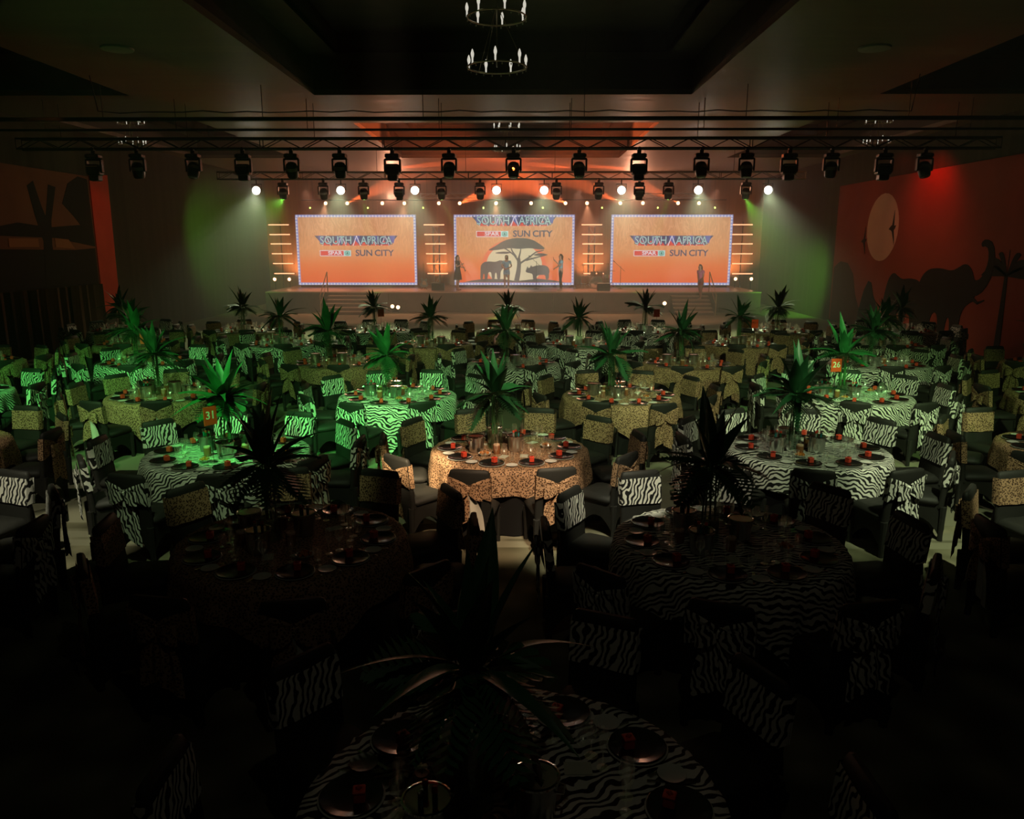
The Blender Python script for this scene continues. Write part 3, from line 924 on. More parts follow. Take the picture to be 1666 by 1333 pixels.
# ------------------------------------------------------------------ glowing light bars and truss towers
BAR = glow('amber_tube_light', (1.0, 0.40, 0.20), 2.6)
bar_tube = MB().tube([(-0.53, 0, 0), (0.53, 0, 0)], 0.028, 8).mesh('tube', BAR, True)
bar_cap = MB().lathe([(0.0, 0), (0.036, 0), (0.036, 0.03), (0, 0.03)], 8, axis='X').mesh('end_cap', M_BLACKP)
for gx, gname in ((-12.0, 'beside the left screen'), (-4.02, 'between left and centre screens'), (4.08, 'between centre and right screens'), (11.75, 'beside the right screen')):
    for i, z in enumerate((4.08, 3.59, 3.12, 2.62, 2.12, 1.61)):
        put('tube_light', [('tube', bar_tube), ('end_cap', bar_cap, (0.53, 0, 0)), ('end_cap', bar_cap, (-0.56, 0, 0))],
            (gx + (0.03 * (i - 2)), 41.047 if abs(gx) < 6 else 40.967, z), 0, f'glowing amber light bar, {ORD[i + 1]} from top of the ladder {gname}', 'light bar', 'amber light bar ladders')
for x, nm in ((-4.0, 'left'), (4.05, 'right')):
    t = truss(x, 1, 41.25, ZS + 0.05, 0.3, M_ALU, lambda k: f'upright silver truss tower {nm} of the centre screen', 'truss towers', truss_meshes(0.3, M_ALU, rch=0.025, rbr=0.012), True)
for x, nm in ((-12.0, 'left'), (11.75, 'right')):
    b = MB().tube([(x, 41.02, ZS * 0), (x, 41.02, 4.25)], 0.025, 8).box((x, 41.02, 0.02), (0.5, 0.5, 0.04))
    tag(b.build('light_stand', M_BLACK), f'black upright stand holding the outer {nm} light bars', 'stand', 'light bar stands')

# lamps standing on the floor and stage
for i, (x, y, z, c, e) in enumerate(((-5.54, 36.1, 0.30, OL, 1), (-5.28, 36.1, 0.26, OL, 1), (6.1, 36.1, 0.38, OL, 0), (7.0, 36.1, 0.45, OL, 0), (-12.2, 40.2, 1.35, OL, 0), (-11.45, 40.2, 1.35, OL, 0), (11.3, 40.2, 1.38, OL, 0), (12.1, 40.2, 1.38, OL, 0))):
    nm = ['left of two in front of the left stage front', 'right of two in front of the left stage front', 'left of two in front of the right stage front', 'right of two in front of the right stage front', 'outermost on the left of the stage', 'nearest the left screen on the stage', 'nearest the right screen on the stage', 'outermost on the right of the stage'][i]
    stand = MB().tube([(0, 0.08, -z + (0 if y < 36.3 or abs(x) > 11.5 else ZS)), (0, 0.08, 0.0)], 0.02, 6).mesh('stand', M_BLACK)
    put('floor_lamp', [('housing', pc_body), ('lens', pc_lens), ('stand', stand)], (x, y, z), 0, f'small amber floor lamp, {nm}', 'stage light', 'amber floor lamps')
    if i in (0, 1, 4, 7):
        spot('floor_lamp_beam', (x, y - 0.1, z), (x - (0.7 if e else 0), y - 0.5 if e else y + 1.0, z + 3), 90 if e else 45, (1.0, 0.30, 0.04), 26, 0.6, 0.04)

# ------------------------------------------------------------------ chandeliers
M_BRASS = mat('ring_metal', (0.42, 0.36, 0.22), 0.3, 0.9)
M_BULB = mat('candle_bulb', (0.9, 0.88, 0.8), 0.25, 0, 0.6, (1.0, 0.95, 0.8), 0.6)
ring = MB()
pr_ = []
for k in range(25):
    t = 2 * PI * k / 24
    pr_.append((math.cos(t) * 0.46, math.sin(t) * 0.46, 0))
ring.tube(pr_, 0.013, 6, cap=False)
ring_me = ring.mesh('ring', M_BRASS, True)
bulb = MB().lathe([(0.0, 0), (0.012, 0), (0.014, 0.08), (0.024, 0.11), (0.026, 0.14), (0.012, 0.19), (0.0, 0.21)], 8).mesh('candle_bulb', M_BULB, True)
bead = MB().lathe([(0, -0.02), (0.014, 0), (0, 0.02)], 6).mesh('bead', mat('crystal_bead', (0.75, 0.72, 0.6), 0.12, 0.3, 0.8))


def chandelier(x, y, z, s, tiers, label, top):
    parts = []
    for t in range(tiers):
        subs = []
        for k in range(7):
            a = 2 * PI * (k + 0.35 * t) / 7
            subs.append(('candle_bulb', bulb, (0.46 * math.cos(a), 0.46 * math.sin(a), 0.0)))
        for k in range(20):
            a = 2 * PI * k / 20
            subs.append(('bead', bead, (0.46 * math.cos(a), 0.46 * math.sin(a), -0.035)))
        parts.append(('ring', ring_me, (0, 0, t * 0.72), (0, 0, 0), 1, subs))
    st_ = MB().tube([(0, 0, 0.0), (0, 0, (top - z) / s)], 0.012, 6)
    for k in range(3):
        a = 2 * PI * k / 3
        st_.tube([(0.46 * math.cos(a), 0.46 * math.sin(a), 0), (0, 0, 0.9)], 0.005, 5)
    parts.append(('stem', st_.mesh('stem', M_BRASS)))
    parts.append(('ceiling_rose', MB().lathe([(0.0, -0.05), (0.09, -0.04), (0.1, 0.0)], 12).mesh('ceiling_rose', M_BRASS, True), (0, 0, (top - z) / s)))
    put('chandelier', parts, (x, y, z), 0.2, label, 'chandelier', 'ring chandeliers', s)


TOPC = HC + 1.15
chandelier(0.0, 13.0, 5.84, 1.0, 2, 'two-tier ring chandelier in the big dark coffer overhead', TOPC)
chandelier(-0.06, 26.0, 6.05, 0.9, 2, 'two-tier ring chandelier in the coffer behind the front truss', TOPC)
chandelier(-11.0, 23.8, 6.0, 0.8, 2, 'ring chandelier at the far left above the red cloth strip', TOPC)
chandelier(10.7, 23.8, 6.0, 0.8, 2, 'ring chandelier at the far right before the red mural', TOPC)

# ------------------------------------------------------------------ lights on ceiling and murals
spot('red_mural_wash', (11.9, 25.0, 5.9), (13.2, 25.2, 4.2), 75, (1.0, 0.012, 0.0), 120, 0.8, 0.1)
spot('amber_mural_wash', (9.5, 27.5, 5.9), (13.2, 31.8, 3.6), 30, (1.0, 0.24, 0.05), 75, 0.8, 0.1)
spot('red_banner_wash', (-11.6, 24.9, 5.9), (-13.2, 25.8, 3.6), 15, (1.0, 0.10, 0.03), 50, 0.7, 0.1)
spot('amber_mural_wash', (-9.5, 17.0, 5.9), (-13.2, 22.4, 4.3), 18, (1.0, 0.30, 0.08), 60, 0.8, 0.1)
spot('amber_ceiling_beam', (0.2, 19.7, 4.9), (0.0, 25.6, 7.2), 260, (1.0, 0.14, 0.02), 26, 0.3, 0.05)
# back cloth uplighters behind the screens
for x in (-11.6, -4.0, 4.0, 11.6):
    spot('backcloth_uplight', (x, 41.6, 1.15), (x, 42.6, 4.0), 420, (1.0, 0.36, 0.12), 120, 0.9, 0.1)

for x, tx, p in ((-2.77, -2.6, 420), (0.2, -0.3, 300), (3.26, 2.3, 520), (6.92, 8.5, 300)):
    spot('performer_light', (x, 20.0, 4.75), (tx, 37.6, 1.9), p * 24, (1.0, 0.88, 0.78), 5.5, 0.6, 0.05)
for x in (-7.5, -2.5, 2.5, 7.5):
    spot('floor_fill', (x, 29.2, 5.1), (x * 0.9, 34.0, 0.0), 900, (1.0, 0.42, 0.26), 60, 0.8, 0.08)  # amber fill added to warm the floor; no truss lamp throws it
for x in (-6.0, 6.0):
    spot('ceiling_fill', (x, 39.9, 5.4), (x * 0.9, 34.0, 6.5), 600, (1.0, 0.42, 0.24), 110, 0.9, 0.1)  # added amber fill that brightens the ceiling, without a fixture

# ------------------------------------------------------------------ people on the stage
def skin_mesh(name, chains, m, sub=1, root=0):
    """chains: lists of (x, y, z, radius[, radius2]); points that coincide are shared; each separate island gets its own root"""
    pts, rad, edges, key = [], [], [], {}
    for ch in chains:
        prev = None
        for q in ch:
            k = tuple(round(c, 4) for c in q[:3])
            if k not in key:
                key[k] = len(pts)
                pts.append(q[:3])
                rad.append((q[3], q[4] if len(q) > 4 else q[3]))
            i = key[k]
            if prev is not None and prev != i and (prev, i) not in edges and (i, prev) not in edges:
                edges.append((prev, i))
            prev = i
    me = bpy.data.meshes.new(name)
    me.from_pydata(pts, edges, [])
    o = bpy.data.objects.new(name, me)
    COL.objects.link(o)
    sk_ = o.modifiers.new('skin', 'SKIN')
    sk_.use_smooth_shade = True
    par = list(range(len(pts)))
    def find(i):
        while par[i] != i:
            i = par[i]
        return i
    for a, b in edges:
        par[find(a)] = find(b)
    done = set()
    for i, v in enumerate(me.skin_vertices[0].data):
        v.radius = rad[i]
        v.use_root = find(i) not in done
        done.add(find(i))
    sb = o.modifiers.new('sub', 'SUBSURF')
    sb.levels = sb.render_levels = sub
    dg = bpy.context.evaluated_depsgraph_get()
    res = bpy.data.meshes.new_from_object(o.evaluated_get(dg))
    bpy.data.objects.remove(o)
    res.name = name
    res.materials.clear()
    res.materials.append(m)
    res.polygons.foreach_set('use_smooth', [True] * len(res.polygons))
    return res


def hand(w_, d, side, curl=0.5):
    """five finger chains from wrist w_ along direction d"""
    w_, d = Vector(w_), Vector(d).normalized()
    sdir = d.cross(Vector((0, -1, 0)))
    if sdir.length < 0.2:
        sdir = d.cross(Vector((1, 0, 0)))
    sdir.normalize()
    nrm = d.cross(sdir).normalized()
    out = []
    for k, ln in enumerate((0.068, 0.078, 0.074, 0.058)):
        b = w_ + d * 0.065 + sdir * (0.027 - 0.018 * k)
        m1 = b + d * ln * 0.55
        e = m1 + (d * (1 - curl) + nrm * curl).normalized() * ln * 0.5
        out.append([(*b, 0.0085), (*m1, 0.008), (*e, 0.0065)])
    b = w_ + d * 0.03 + sdir * 0.025
    t = b + (d * 0.6 + sdir * 0.8).normalized() * 0.035
    e = t + (d * 0.9 + nrm * 0.3).normalized() * 0.028
    out.append([(*b, 0.011), (*t, 0.0095), (*e, 0.0075)])
    return out


def person(label, loc, rotz, skin, hair, top, bottom, shoes, arms, s=1.0, dress=False, stride=0.0, lean=0.0, longhair=True):
    """faces local -Y; arms: {'l': (elbow, wrist), 'r': ...}"""
    ms = mat('skin', skin, 0.55)
    J = lambda x, y, z: (x, y - lean * max(0, z - 0.88), z)
    root = empty('person', loc, rotz)
    root.scale = (s, s, s)
    tag(root, label, 'person')
    sh, hp = {}, {}
    ch = [[(*J(0, 0, 0.93), 0.135, 0.10), (*J(0, 0.01, 1.08), 0.115, 0.085), (*J(0, 0, 1.24), 0.135, 0.095), (*J(0, 0.01, 1.36), 0.10, 0.07), (*J(0, 0.0, 1.43), 0.05, 0.05), (*J(0, -0.02, 1.49), 0.065, 0.075), (*J(0, -0.025, 1.555), 0.078, 0.092), (*J(0, -0.015, 1.63), 0.055, 0.065)]]
    ch.append([(*J(0, -0.02, 1.49), 0.065, 0.075), (*J(0, -0.105, 1.525), 0.012)])     # nose ridge
    tops, legs, shoe = [[(*J(0, 0, 0.76), 0.155, 0.12), (*J(0, 0, 0.90), 0.158, 0.122), (*J(0, 0.01, 1.08), 0.13, 0.10), (*J(0, 0, 1.24), 0.15, 0.11), (*J(0, 0.01, 1.365), 0.112, 0.085)]], [], []
    for sd, n in ((-1, 'r'), (1, 'l')):
        el, wr = arms[n]
        S = J(sd * 0.165, 0.01, 1.355)
        ch.append([(*J(0, 0.01, 1.36), 0.10, 0.07), (*S, 0.052), (*J(*el), 0.038), (*J(*wr), 0.026)])
        w_, e = Vector(J(*wr)), Vector(J(*el))
        d = (w_ - e).normalized()
        ch.append([(*J(*wr), 0.026), (*(w_ + d * 0.045), 0.036, 0.018), (*(w_ + d * 0.075), 0.034, 0.015)])
        ch += hand(w_, d, sd)
        mid = (Vector(S) * 0.45 + e * 0.55)
        tops.append([(*J(0, 0.01, 1.365), 0.112, 0.085), (*S, 0.068), (*mid, 0.058)])
        st_ = stride * sd
        H, K, A = J(sd * 0.09, 0, 0.87), (sd * 0.095, -0.01 - st_ * 0.5, 0.48), (sd * 0.095, 0.03 - st_, 0.085)
        ch.append([(*J(0, 0, 0.93), 0.135, 0.10), (*H, 0.088), (*K, 0.054), (sd * 0.095, 0.02 - st_ * 0.75, 0.30), (*A, 0.034), (A[0], A[1] - 0.07, 0.04, 0.036, 0.028), (A[0], A[1] - 0.16, 0.025, 0.03, 0.018)])
        ch[-1][3] = (*ch[-1][3][:3], 0.05)
        legs.append([(*J(0, 0, 1.02), 0.10, 0.078), (*J(0, 0, 0.94), 0.126, 0.096), (*H, 0.094), (*K, 0.062), (A[0], A[1], 0.12, 0.045)])
        shoe.append([(A[0], A[1] + 0.03, 0.05, 0.045, 0.04), (A[0], A[1] - 0.07, 0.04, 0.045, 0.036), (A[0], A[1] - 0.175, 0.03, 0.04, 0.024)])
    link('body', skin_mesh('body', ch, ms), root)
    mt = mat('top_cloth', top, 0.85)
    if dress:
        g = []
        for z, rx, ry in ((1.39, 0.12, 0.085), (1.30, 0.17, 0.115), (1.15, 0.155, 0.115), (1.02, 0.15, 0.115), (0.9, 0.18, 0.14), (0.72, 0.21, 0.165), (0.5, 0.235, 0.19)):
            g.append([(rx * math.cos(a), ry * math.sin(a) + (0.012 * math.sin(6 * a) if z < 0.8 else 0) - lean * max(0, z - 0.88), z) for a in (2 * PI * k / 20 for k in range(20))])
        link('dress', MB().sheet(g, wrap=True).mesh('dress', mt, True), root)
        link('sleeves', skin_mesh('sleeves', tops[1:], mt), root)
    else:
        link('shirt', skin_mesh('shirt', tops, mt), root)
        if bottom:
            link('trousers', skin_mesh('trousers', legs if bottom[1] == 'long' else [[q for q in c[:3]] + [tuple(c[2][i] * 0.45 + c[3][i] * 0.55 for i in range(3)) + (0.085,)] for c in legs], mat('trouser_cloth', bottom[0], 0.85)), root)
    for c in shoe:
        link('shoe', skin_mesh('shoe', [c], mat('shoe_leather', shoes, 0.6)), root)
    mh = mat('hair', hair, 0.5)
    hb_ = MB()
    g = []
    for i in range(8):
        t = i / 7
        g.append([(0.092 * math.cos(a) * math.sin(PI * (0.06 + 0.5 * t)), -0.005 + 0.018 * t + 0.108 * math.sin(a) * math.sin(PI * (0.06 + 0.5 * t)) * (1 if math.sin(a) > -0.2 else 0.72 - 0.2 * t) - lean * 0.68, 1.565 + 0.115 * math.cos(PI * (0.06 + 0.5 * t)) - (0.05 * t if math.sin(a) > -0.2 else -0.06 * t)) for a in (2 * PI * k / 16 for k in range(16))])
    hb_.sheet(g, wrap=True).add(g[0], [tuple(range(16))])
    if longhair:
        q = []
        for i in range(6):
            t = i / 5
            q.append([(0.085 * math.cos(a) * (1 - 0.25 * t), 0.05 + 0.03 * t + 0.05 * math.sin(a) * (1 - 0.4 * t) - lean * (0.66 - 0.28 * t), 1.56 - 0.30 * t) for a in (2 * PI * k / 10 for k in range(10))])
        hb_.sheet(q, wrap=True).add(q[-1], [tuple(range(10))])
    link('hair', hb_.mesh('hair', mh, True, fix=False), root)
    eye = MB().lathe([(0.0, 0.0), (0.009, 0.004), (0.0, 0.008)], 8, axis='Y').mesh('eye', mat('eye_dark', (0.02, 0.015, 0.01), 0.2))
    for x in (-0.03, 0.03):
        link('eye', eye, root, J(x, -0.108, 1.56))
    link('mouth', MB().rbox((0, 0, 0), (0.04, 0.008, 0.01), 0.003).mesh('mouth', mat('lips', (0.35, 0.10, 0.08), 0.5)), root, J(0, -0.092, 1.475))
    ear = MB().rbox((0, 0, 0), (0.012, 0.03, 0.05), 0.005).mesh('ear', ms)
    for x in (-0.083, 0.083):
        link('ear', ear, root, J(x, -0.02, 1.54))
    return root


DOWN = {'l': ((0.22, 0.02, 1.10), (0.24, -0.05, 0.86)), 'r': ((-0.22, 0.02, 1.10), (-0.24, -0.05, 0.86))}
PY = 37.6
person('woman in a dark knee-length dress holding a clarinet left of the centre screen', (-2.62, PY, ZS), R(72), (0.42, 0.24, 0.16), (0.03, 0.02, 0.015), (0.03, 0.022, 0.02), None, (0.5, 0.4, 0.34),
       {'l': ((0.22, -0.02, 1.12), (0.13, -0.24, 1.08)), 'r': ((-0.20, -0.03, 1.12), (-0.07, -0.22, 1.22))}, 0.99, dress=True)
cl = empty('clarinet', (-2.62, PY, ZS), R(72))
tag(cl, 'thin dark clarinet held by the woman in the dark dress', 'clarinet')
MB().tube([(0.0, -0.10, 1.44), (0.0, -0.36, 0.98)], [0.012, 0.016], 8).build('barrel', mat('clarinet_wood', (0.05, 0.03, 0.025), 0.3), cl)
MB().tube([(0.0, -0.36, 0.98), (0.0, -0.40, 0.91)], [0.017, 0.035], 10).build('bell', mat('clarinet_bell', (0.06, 0.04, 0.03), 0.3), cl)
for q in range(4):
    u = 0.3 + 0.15 * q
    MB().tube([(0.012, -0.10 - 0.26 * u, 1.44 - 0.46 * u), (0.02, -0.10 - 0.26 * u, 1.44 - 0.46 * u)], 0.009, 8).build('key', M_CHROME, cl)
person('woman in a light blue printed tee and shorts in front of the elephant picture', (-0.32, 39.4, ZS), R(-4), (0.42, 0.24, 0.17), (0.05, 0.03, 0.02), (0.16, 0.42, 0.62), ((0.20, 0.38, 0.55), 'short'), (0.55, 0.5, 0.46),
       {'l': ((0.26, 0.02, 1.12), (0.10, -0.17, 1.02)), 'r': ((-0.26, 0.02, 1.12), (-0.10, -0.17, 1.02))}, 0.97)
person('person in light blue shirt, black leggings and white trainers holding up a phone', (2.28, PY - 0.15, ZS), R(-78), (0.40, 0.23, 0.16), (0.04, 0.03, 0.022), (0.20, 0.44, 0.55), ((0.015, 0.014, 0.014), 'long'), (0.75, 0.76, 0.76),
       {'l': ((0.21, -0.08, 1.12), (0.10, -0.30, 1.36)), 'r': ((-0.20, -0.06, 1.11), (-0.08, -0.26, 1.02))}, 1.02, stride=0.06)
ph = tag(MB().rbox((0, 0, 0), (0.075, 0.012, 0.15), 0.004).build('phone', mat('red_phone_case', (0.45, 0.06, 0.05), 0.4)), 'small red phone held up by the person in light blue', 'phone')
ph.location = Vector((2.28, PY - 0.15, ZS)) + Matrix.Rotation(R(-78), 3, 'Z') @ Vector((0.085, -0.375, 1.47)) * 1.02
ph.rotation_euler = (R(10), 0, R(-78))
person('woman in a pink top walking down the right stage steps', (8.55, YS - 0.60, ZS * 4 / 6), R(-55), (0.36, 0.19, 0.13), (0.04, 0.025, 0.02), (0.42, 0.13, 0.24), ((0.36, 0.12, 0.20), 'short'), (0.35, 0.22, 0.18),
       {'l': ((0.22, -0.06, 1.10), (0.20, -0.26, 0.98)), 'r': ((-0.22, 0.06, 1.10), (-0.24, 0.10, 0.86))}, 0.95, stride=0.10, lean=0.12)

# ------------------------------------------------------------------ instruments and stage gear
gt = empty('electric_guitar', (-4.32, 38.3, ZS))
tag(gt, 'pale blue electric guitar standing upright beside the left screen', 'guitar')
body = [(0.0, 0.10), (0.13, 0.12), (0.19, 0.20), (0.17, 0.31), (0.12, 0.36), (0.15, 0.44), (0.13, 0.53), (0.06, 0.50), (0.0, 0.48), (-0.06, 0.50), (-0.14, 0.56), (-0.15, 0.44), (-0.12, 0.36), (-0.18, 0.30), (-0.19, 0.20), (-0.13, 0.12)]
MB().prism(body, 0.045, 'XZ', -0.02).build('body', mat('guitar_blue', (0.35, 0.58, 0.68), 0.2, 0, 0.6), gt)
MB().prism([(-0.10, 0.24), (0.11, 0.2), (0.12, 0.30), (0.05, 0.42), (-0.05, 0.42)], 0.006, 'XZ', -0.027).build('pickguard', M_WHITE, gt)
MB().box((0, -0.03, 0.78), (0.045, 0.02, 0.62)).build('neck', mat('guitar_neck', (0.35, 0.2, 0.1), 0.35), gt)
MB().prism([(-0.03, 1.08), (0.03, 1.08), (0.05, 1.16), (0.02, 1.26), (-0.035, 1.24)], 0.016, 'XZ', -0.035).build('headstock', mat('guitar_head', (0.40, 0.25, 0.13), 0.35), gt)
gs = MB().tube([(-0.15, -0.06, 0.0), (0, 0.06, 0.12), (0.15, -0.06, 0.0)], 0.012, 6).tube([(0, 0.2, 0.0), (0, 0.05, 0.55)], 0.012, 6).tube([(-0.07, 0.0, 0.095), (0, 0.06, 0.12), (0.07, 0.0, 0.095)], 0.01, 6)
tag(gs.build('guitar_stand', M_BLACK), 'black guitar stand under the pale blue guitar', 'stand').location = gt.location

M_DRUM = mat('drum_shell_amber', (0.45, 0.20, 0.05), 0.25, 0, 0.6)
M_SKINW = mat('drum_head_white', (0.6, 0.55, 0.5), 0.6)
M_CYM = mat('cymbal_bronze', (0.62, 0.42, 0.18), 0.25, 1.0)
DK = Vector((4.15, 39.2, ZS))
def drum(nm, lab, off, r, h, ax, head=M_SKINW, shell=M_DRUM, legs=None):
    t = empty(nm, DK + Vector(off))
    tag(t, lab, 'drum', 'drum kit')
    MB().lathe([(r, -h / 2), (r, h / 2)], 24, axis=ax).build('shell', shell, t, True)
    for s in (-1, 1):
        MB().lathe([(r + 0.002, s * h / 2 - 0.015), (r + 0.014, s * h / 2 - 0.012), (r + 0.014, s * h / 2 + 0.012), (r + 0.002, s * h / 2 + 0.015)], 24, axis=ax).build('hoop', M_CHROME, t, True)
        MB().lathe([(0, s * h / 2), (r, s * h / 2 + 0.001)], 24, axis=ax).build('drum_head', head, t)
    for x, y, z in legs or ():
        MB().tube([(x, y, 0 if ax == 'Z' else -0.05), (x * 1.2, y, z)], 0.01, 6).build('leg', M_CHROME, t)
drum('bass_drum', 'big black bass drum facing the hall, right of the centre screen', (0, 0, 0.29), 0.28, 0.40, 'Y', mat('drum_head_black', (0.03, 0.03, 0.03), 0.4), M_DRUM, [(-0.26, 0, -0.29), (0.26, 0, -0.29)])
drum('tom_drum', 'small amber tom mounted left above the bass drum', (-0.17, 0.05, 0.72), 0.14, 0.2, 'Z', legs=[(0.06, 0, -0.22)])
drum('tom_drum', 'small amber tom mounted right above the bass drum', (0.17, 0.05, 0.72), 0.14, 0.2, 'Z', legs=[(-0.06, 0, -0.22)])
drum('floor_tom', 'amber floor tom standing left of the bass drum', (-0.55, 0.2, 0.42), 0.19, 0.36, 'Z', legs=[(-0.19, 0, -0.42), (0.16, 0.1, -0.42), (0.1, -0.17, -0.42)])
drum('snare_drum', 'shallow snare drum right of the bass drum', (0.5, 0.3, 0.58), 0.17, 0.14, 'Z', shell=M_CHROME, legs=[(0, 0, -0.58), (0.12, 0.05, -0.58), (-0.1, 0.08, -0.58)])
for i, (x, y, z, r, nm) in enumerate(((-0.65, 0.1, 1.15, 0.22, 'leftmost'), (0.55, 0.0, 1.2, 0.22, 'high right'), (0.8, 0.3, 0.85, 0.17, 'low right'))):
    t = empty('cymbal', DK + Vector((x, y, 0)))
    tag(t, f'bronze cymbal on a stand, {nm} of the drum kit', 'cymbal', 'cymbals')
    MB().lathe([(0.0, z + 0.03), (0.04, z + 0.025), (r, z - 0.01), (r, z - 0.013), (0.04, z + 0.02), (0.0, z + 0.025)], 22).build('plate', M_CYM, t, True)
    MB().tube([(0, 0, 0.25), (0, 0, z + 0.04)], 0.01, 6).build('stand', M_CHROME, t)
    for a in (0.5, 2.6, 4.7):
        MB().tube([(0, 0, 0.3), (0.25 * math.cos(a), 0.25 * math.sin(a), 0.01)], 0.009, 6).build('leg', M_CHROME, t)
def mic_stand(x, y, h, lab, boom=True):
    t = empty('microphone_stand', (x, y, ZS))
    tag(t, lab, 'stand', 'microphone stands')
    MB().lathe([(0, 0), (0.13, 0), (0.13, 0.015), (0.02, 0.03), (0, 0.03)], 16).build('base', M_BLACK, t)
    MB().tube([(0, 0, 0.02), (0, 0, h)], 0.011, 6).build('pole', M_BLACK, t)
    MB().tube([(0.2, 0, h - 0.25), (-0.3, 0, h + 0.2)], 0.009, 6).build('boom', M_BLACK, t)
    MB().tube([(-0.3, 0, h + 0.2), (-0.38, 0, h + 0.27)], [0.014, 0.022], 8).build('microphone', M_BLACKP, t)
mic_stand(1.15, 38.6, 1.35, 'tall microphone stand before the rhino picture')
mic_stand(5.3, 38.9, 1.1, 'microphone stand with boom beside the right screen')
mic_stand(3.1, 38.9, 1.2, 'microphone stand between drum kit and centre screen')
def wedge(x, y, lab):
    t = empty('stage_monitor', (x, y, ZS))
    tag(t, lab, 'speaker', 'stage monitors')
    MB().prism([(-0.2, 0.0), (0.22, 0.0), (0.2, 0.12), (-0.06, 0.38), (-0.2, 0.34)], 0.6, 'YZ', -0.3).build('cabinet', M_BLACKP, t)
    MB().prism([(0.20, 0.13), (-0.05, 0.375), (-0.045, 0.385), (0.212, 0.135)], 0.54, 'YZ', -0.27).build('grille', mat('monitor_grille', (0.03, 0.03, 0.03), 0.6), t)
wedge(-3.55, 37.5, 'black wedge monitor on the stage left of the woman in dark dress')
wedge(4.3, 37.3, 'black wedge monitor on the stage before the drum kit')

# ------------------------------------------------------------------ cloth prints and table materials
def coords(m, scale, jitter=7.0):
    tc = N(m, 'ShaderNodeTexCoord')
    oi = N(m, 'ShaderNodeObjectInfo')
    mu = N(m, 'ShaderNodeMath', operation='MULTIPLY')
    mu.inputs[1].default_value = jitter
    L(m, oi.outputs['Random'], mu.inputs[0])
    ad = N(m, 'ShaderNodeVectorMath', operation='ADD')
    L(m, tc.outputs['Object'], ad.inputs[0])
    L(m, mu.outputs[0], ad.inputs[1])
    sc_ = N(m, 'ShaderNodeVectorMath', operation='SCALE')
    sc_.inputs['Scale'].default_value = scale
    L(m, ad.outputs[0], sc_.inputs[0])
    return sc_.outputs[0]


def zebra(name, freq, nscale, dist, direction):
    m = mat(name, (0.8, 0.8, 0.76), 0.75, 0, 0.25)
    v = coords(m, 1.0)
    dt = N(m, 'ShaderNodeVectorMath', operation='DOT_PRODUCT')
    dt.inputs[1].default_value = direction
    L(m, v, dt.inputs[0])
    no = N(m, 'ShaderNodeTexNoise', i_Scale=nscale, i_Detail=1.5, i_Roughness=0.45)
    L(m, v, no.inputs['Vector'])
    a = N(m, 'ShaderNodeMath', operation='MULTIPLY')
    a.inputs[1].default_value = freq
    L(m, dt.outputs['Value'], a.inputs[0])
    b = N(m, 'ShaderNodeMath', operation='MULTIPLY_ADD')
    b.inputs[1].default_value = dist
    L(m, no.outputs['Fac'], b.inputs[0])
    L(m, a.outputs[0], b.inputs[2])
    s = N(m, 'ShaderNodeMath', operation='SINE')
    L(m, b.outputs[0], s.inputs[0])
    h = N(m, 'ShaderNodeMath', operation='MULTIPLY_ADD')
    h.inputs[1].default_value = 0.5
    h.inputs[2].default_value = 0.5
    L(m, s.outputs[0], h.inputs[0])
    r_ = ramp(m, h.outputs[0], [(0.40, (0.012, 0.012, 0.012)), (0.52, (0.78, 0.77, 0.70))])
    L(m, r_.outputs[0], BS(m).inputs['Base Color'])
    return m


def leopard(name, scale):
    m = mat(name, (0.6, 0.42, 0.25), 0.75, 0, 0.25)
    v = coords(m, scale)
    no = N(m, 'ShaderNodeTexNoise', i_Scale=2.2, i_Detail=2.0)
    L(m, v, no.inputs['Vector'])
    mx = N(m, 'ShaderNodeMix', data_type='VECTOR')
    mx.inputs['Factor'].default_value = 0.3
    L(m, v, mx.inputs[4])
    L(m, no.outputs['Color'], mx.inputs[5])
    vo = N(m, 'ShaderNodeTexVoronoi', i_Scale=1.0)
    L(m, mx.outputs[1], vo.inputs['Vector'])
    r_ = ramp(m, vo.outputs['Distance'], [(0.16, (0.20, 0.09, 0.04)), (0.24, (0.022, 0.010, 0.006)), (0.38, (0.03, 0.014, 0.008)), (0.50, (0.47, 0.29, 0.17))])
    vo2 = N(m, 'ShaderNodeTexVoronoi', i_Scale=2.7)
    L(m, v, vo2.inputs['Vector'])
    sp = ramp(m, vo2.outputs['Distance'], [(0.2, (0.35, 0.28, 0.22)), (0.34, (1, 1, 1))])
    mm = N(m, 'ShaderNodeMix', data_type='RGBA', blend_type='MULTIPLY')
    mm.inputs['Factor'].default_value = 1.0
    L(m, r_.outputs[0], mm.inputs[6])
    L(m, sp.outputs[0], mm.inputs[7])
    L(m, mm.outputs[2], BS(m).inputs['Base Color'])
    return m


def thin_glass(name, tint, rough=0.15, shine=0.25):
    """see-through wall with a soft highlight on it"""
    m = bpy.data.materials.new(name)
    m.use_nodes = True
    t = m.node_tree
    t.nodes.clear()
    o = t.nodes.new('ShaderNodeOutputMaterial')
    a = t.nodes.new('ShaderNodeBsdfTransparent')
    a.inputs[0].default_value = (*tint, 1)
    g = t.nodes.new('ShaderNodeBsdfGlossy')
    g.inputs['Roughness'].default_value = rough
    g.inputs['Color'].default_value = (shine, shine, shine, 1)
    x = t.nodes.new('ShaderNodeAddShader')
    t.links.new(a.outputs[0], x.inputs[0])
    t.links.new(g.outputs[0], x.inputs[1])
    t.links.new(x.outputs[0], o.inputs[0])
    return m


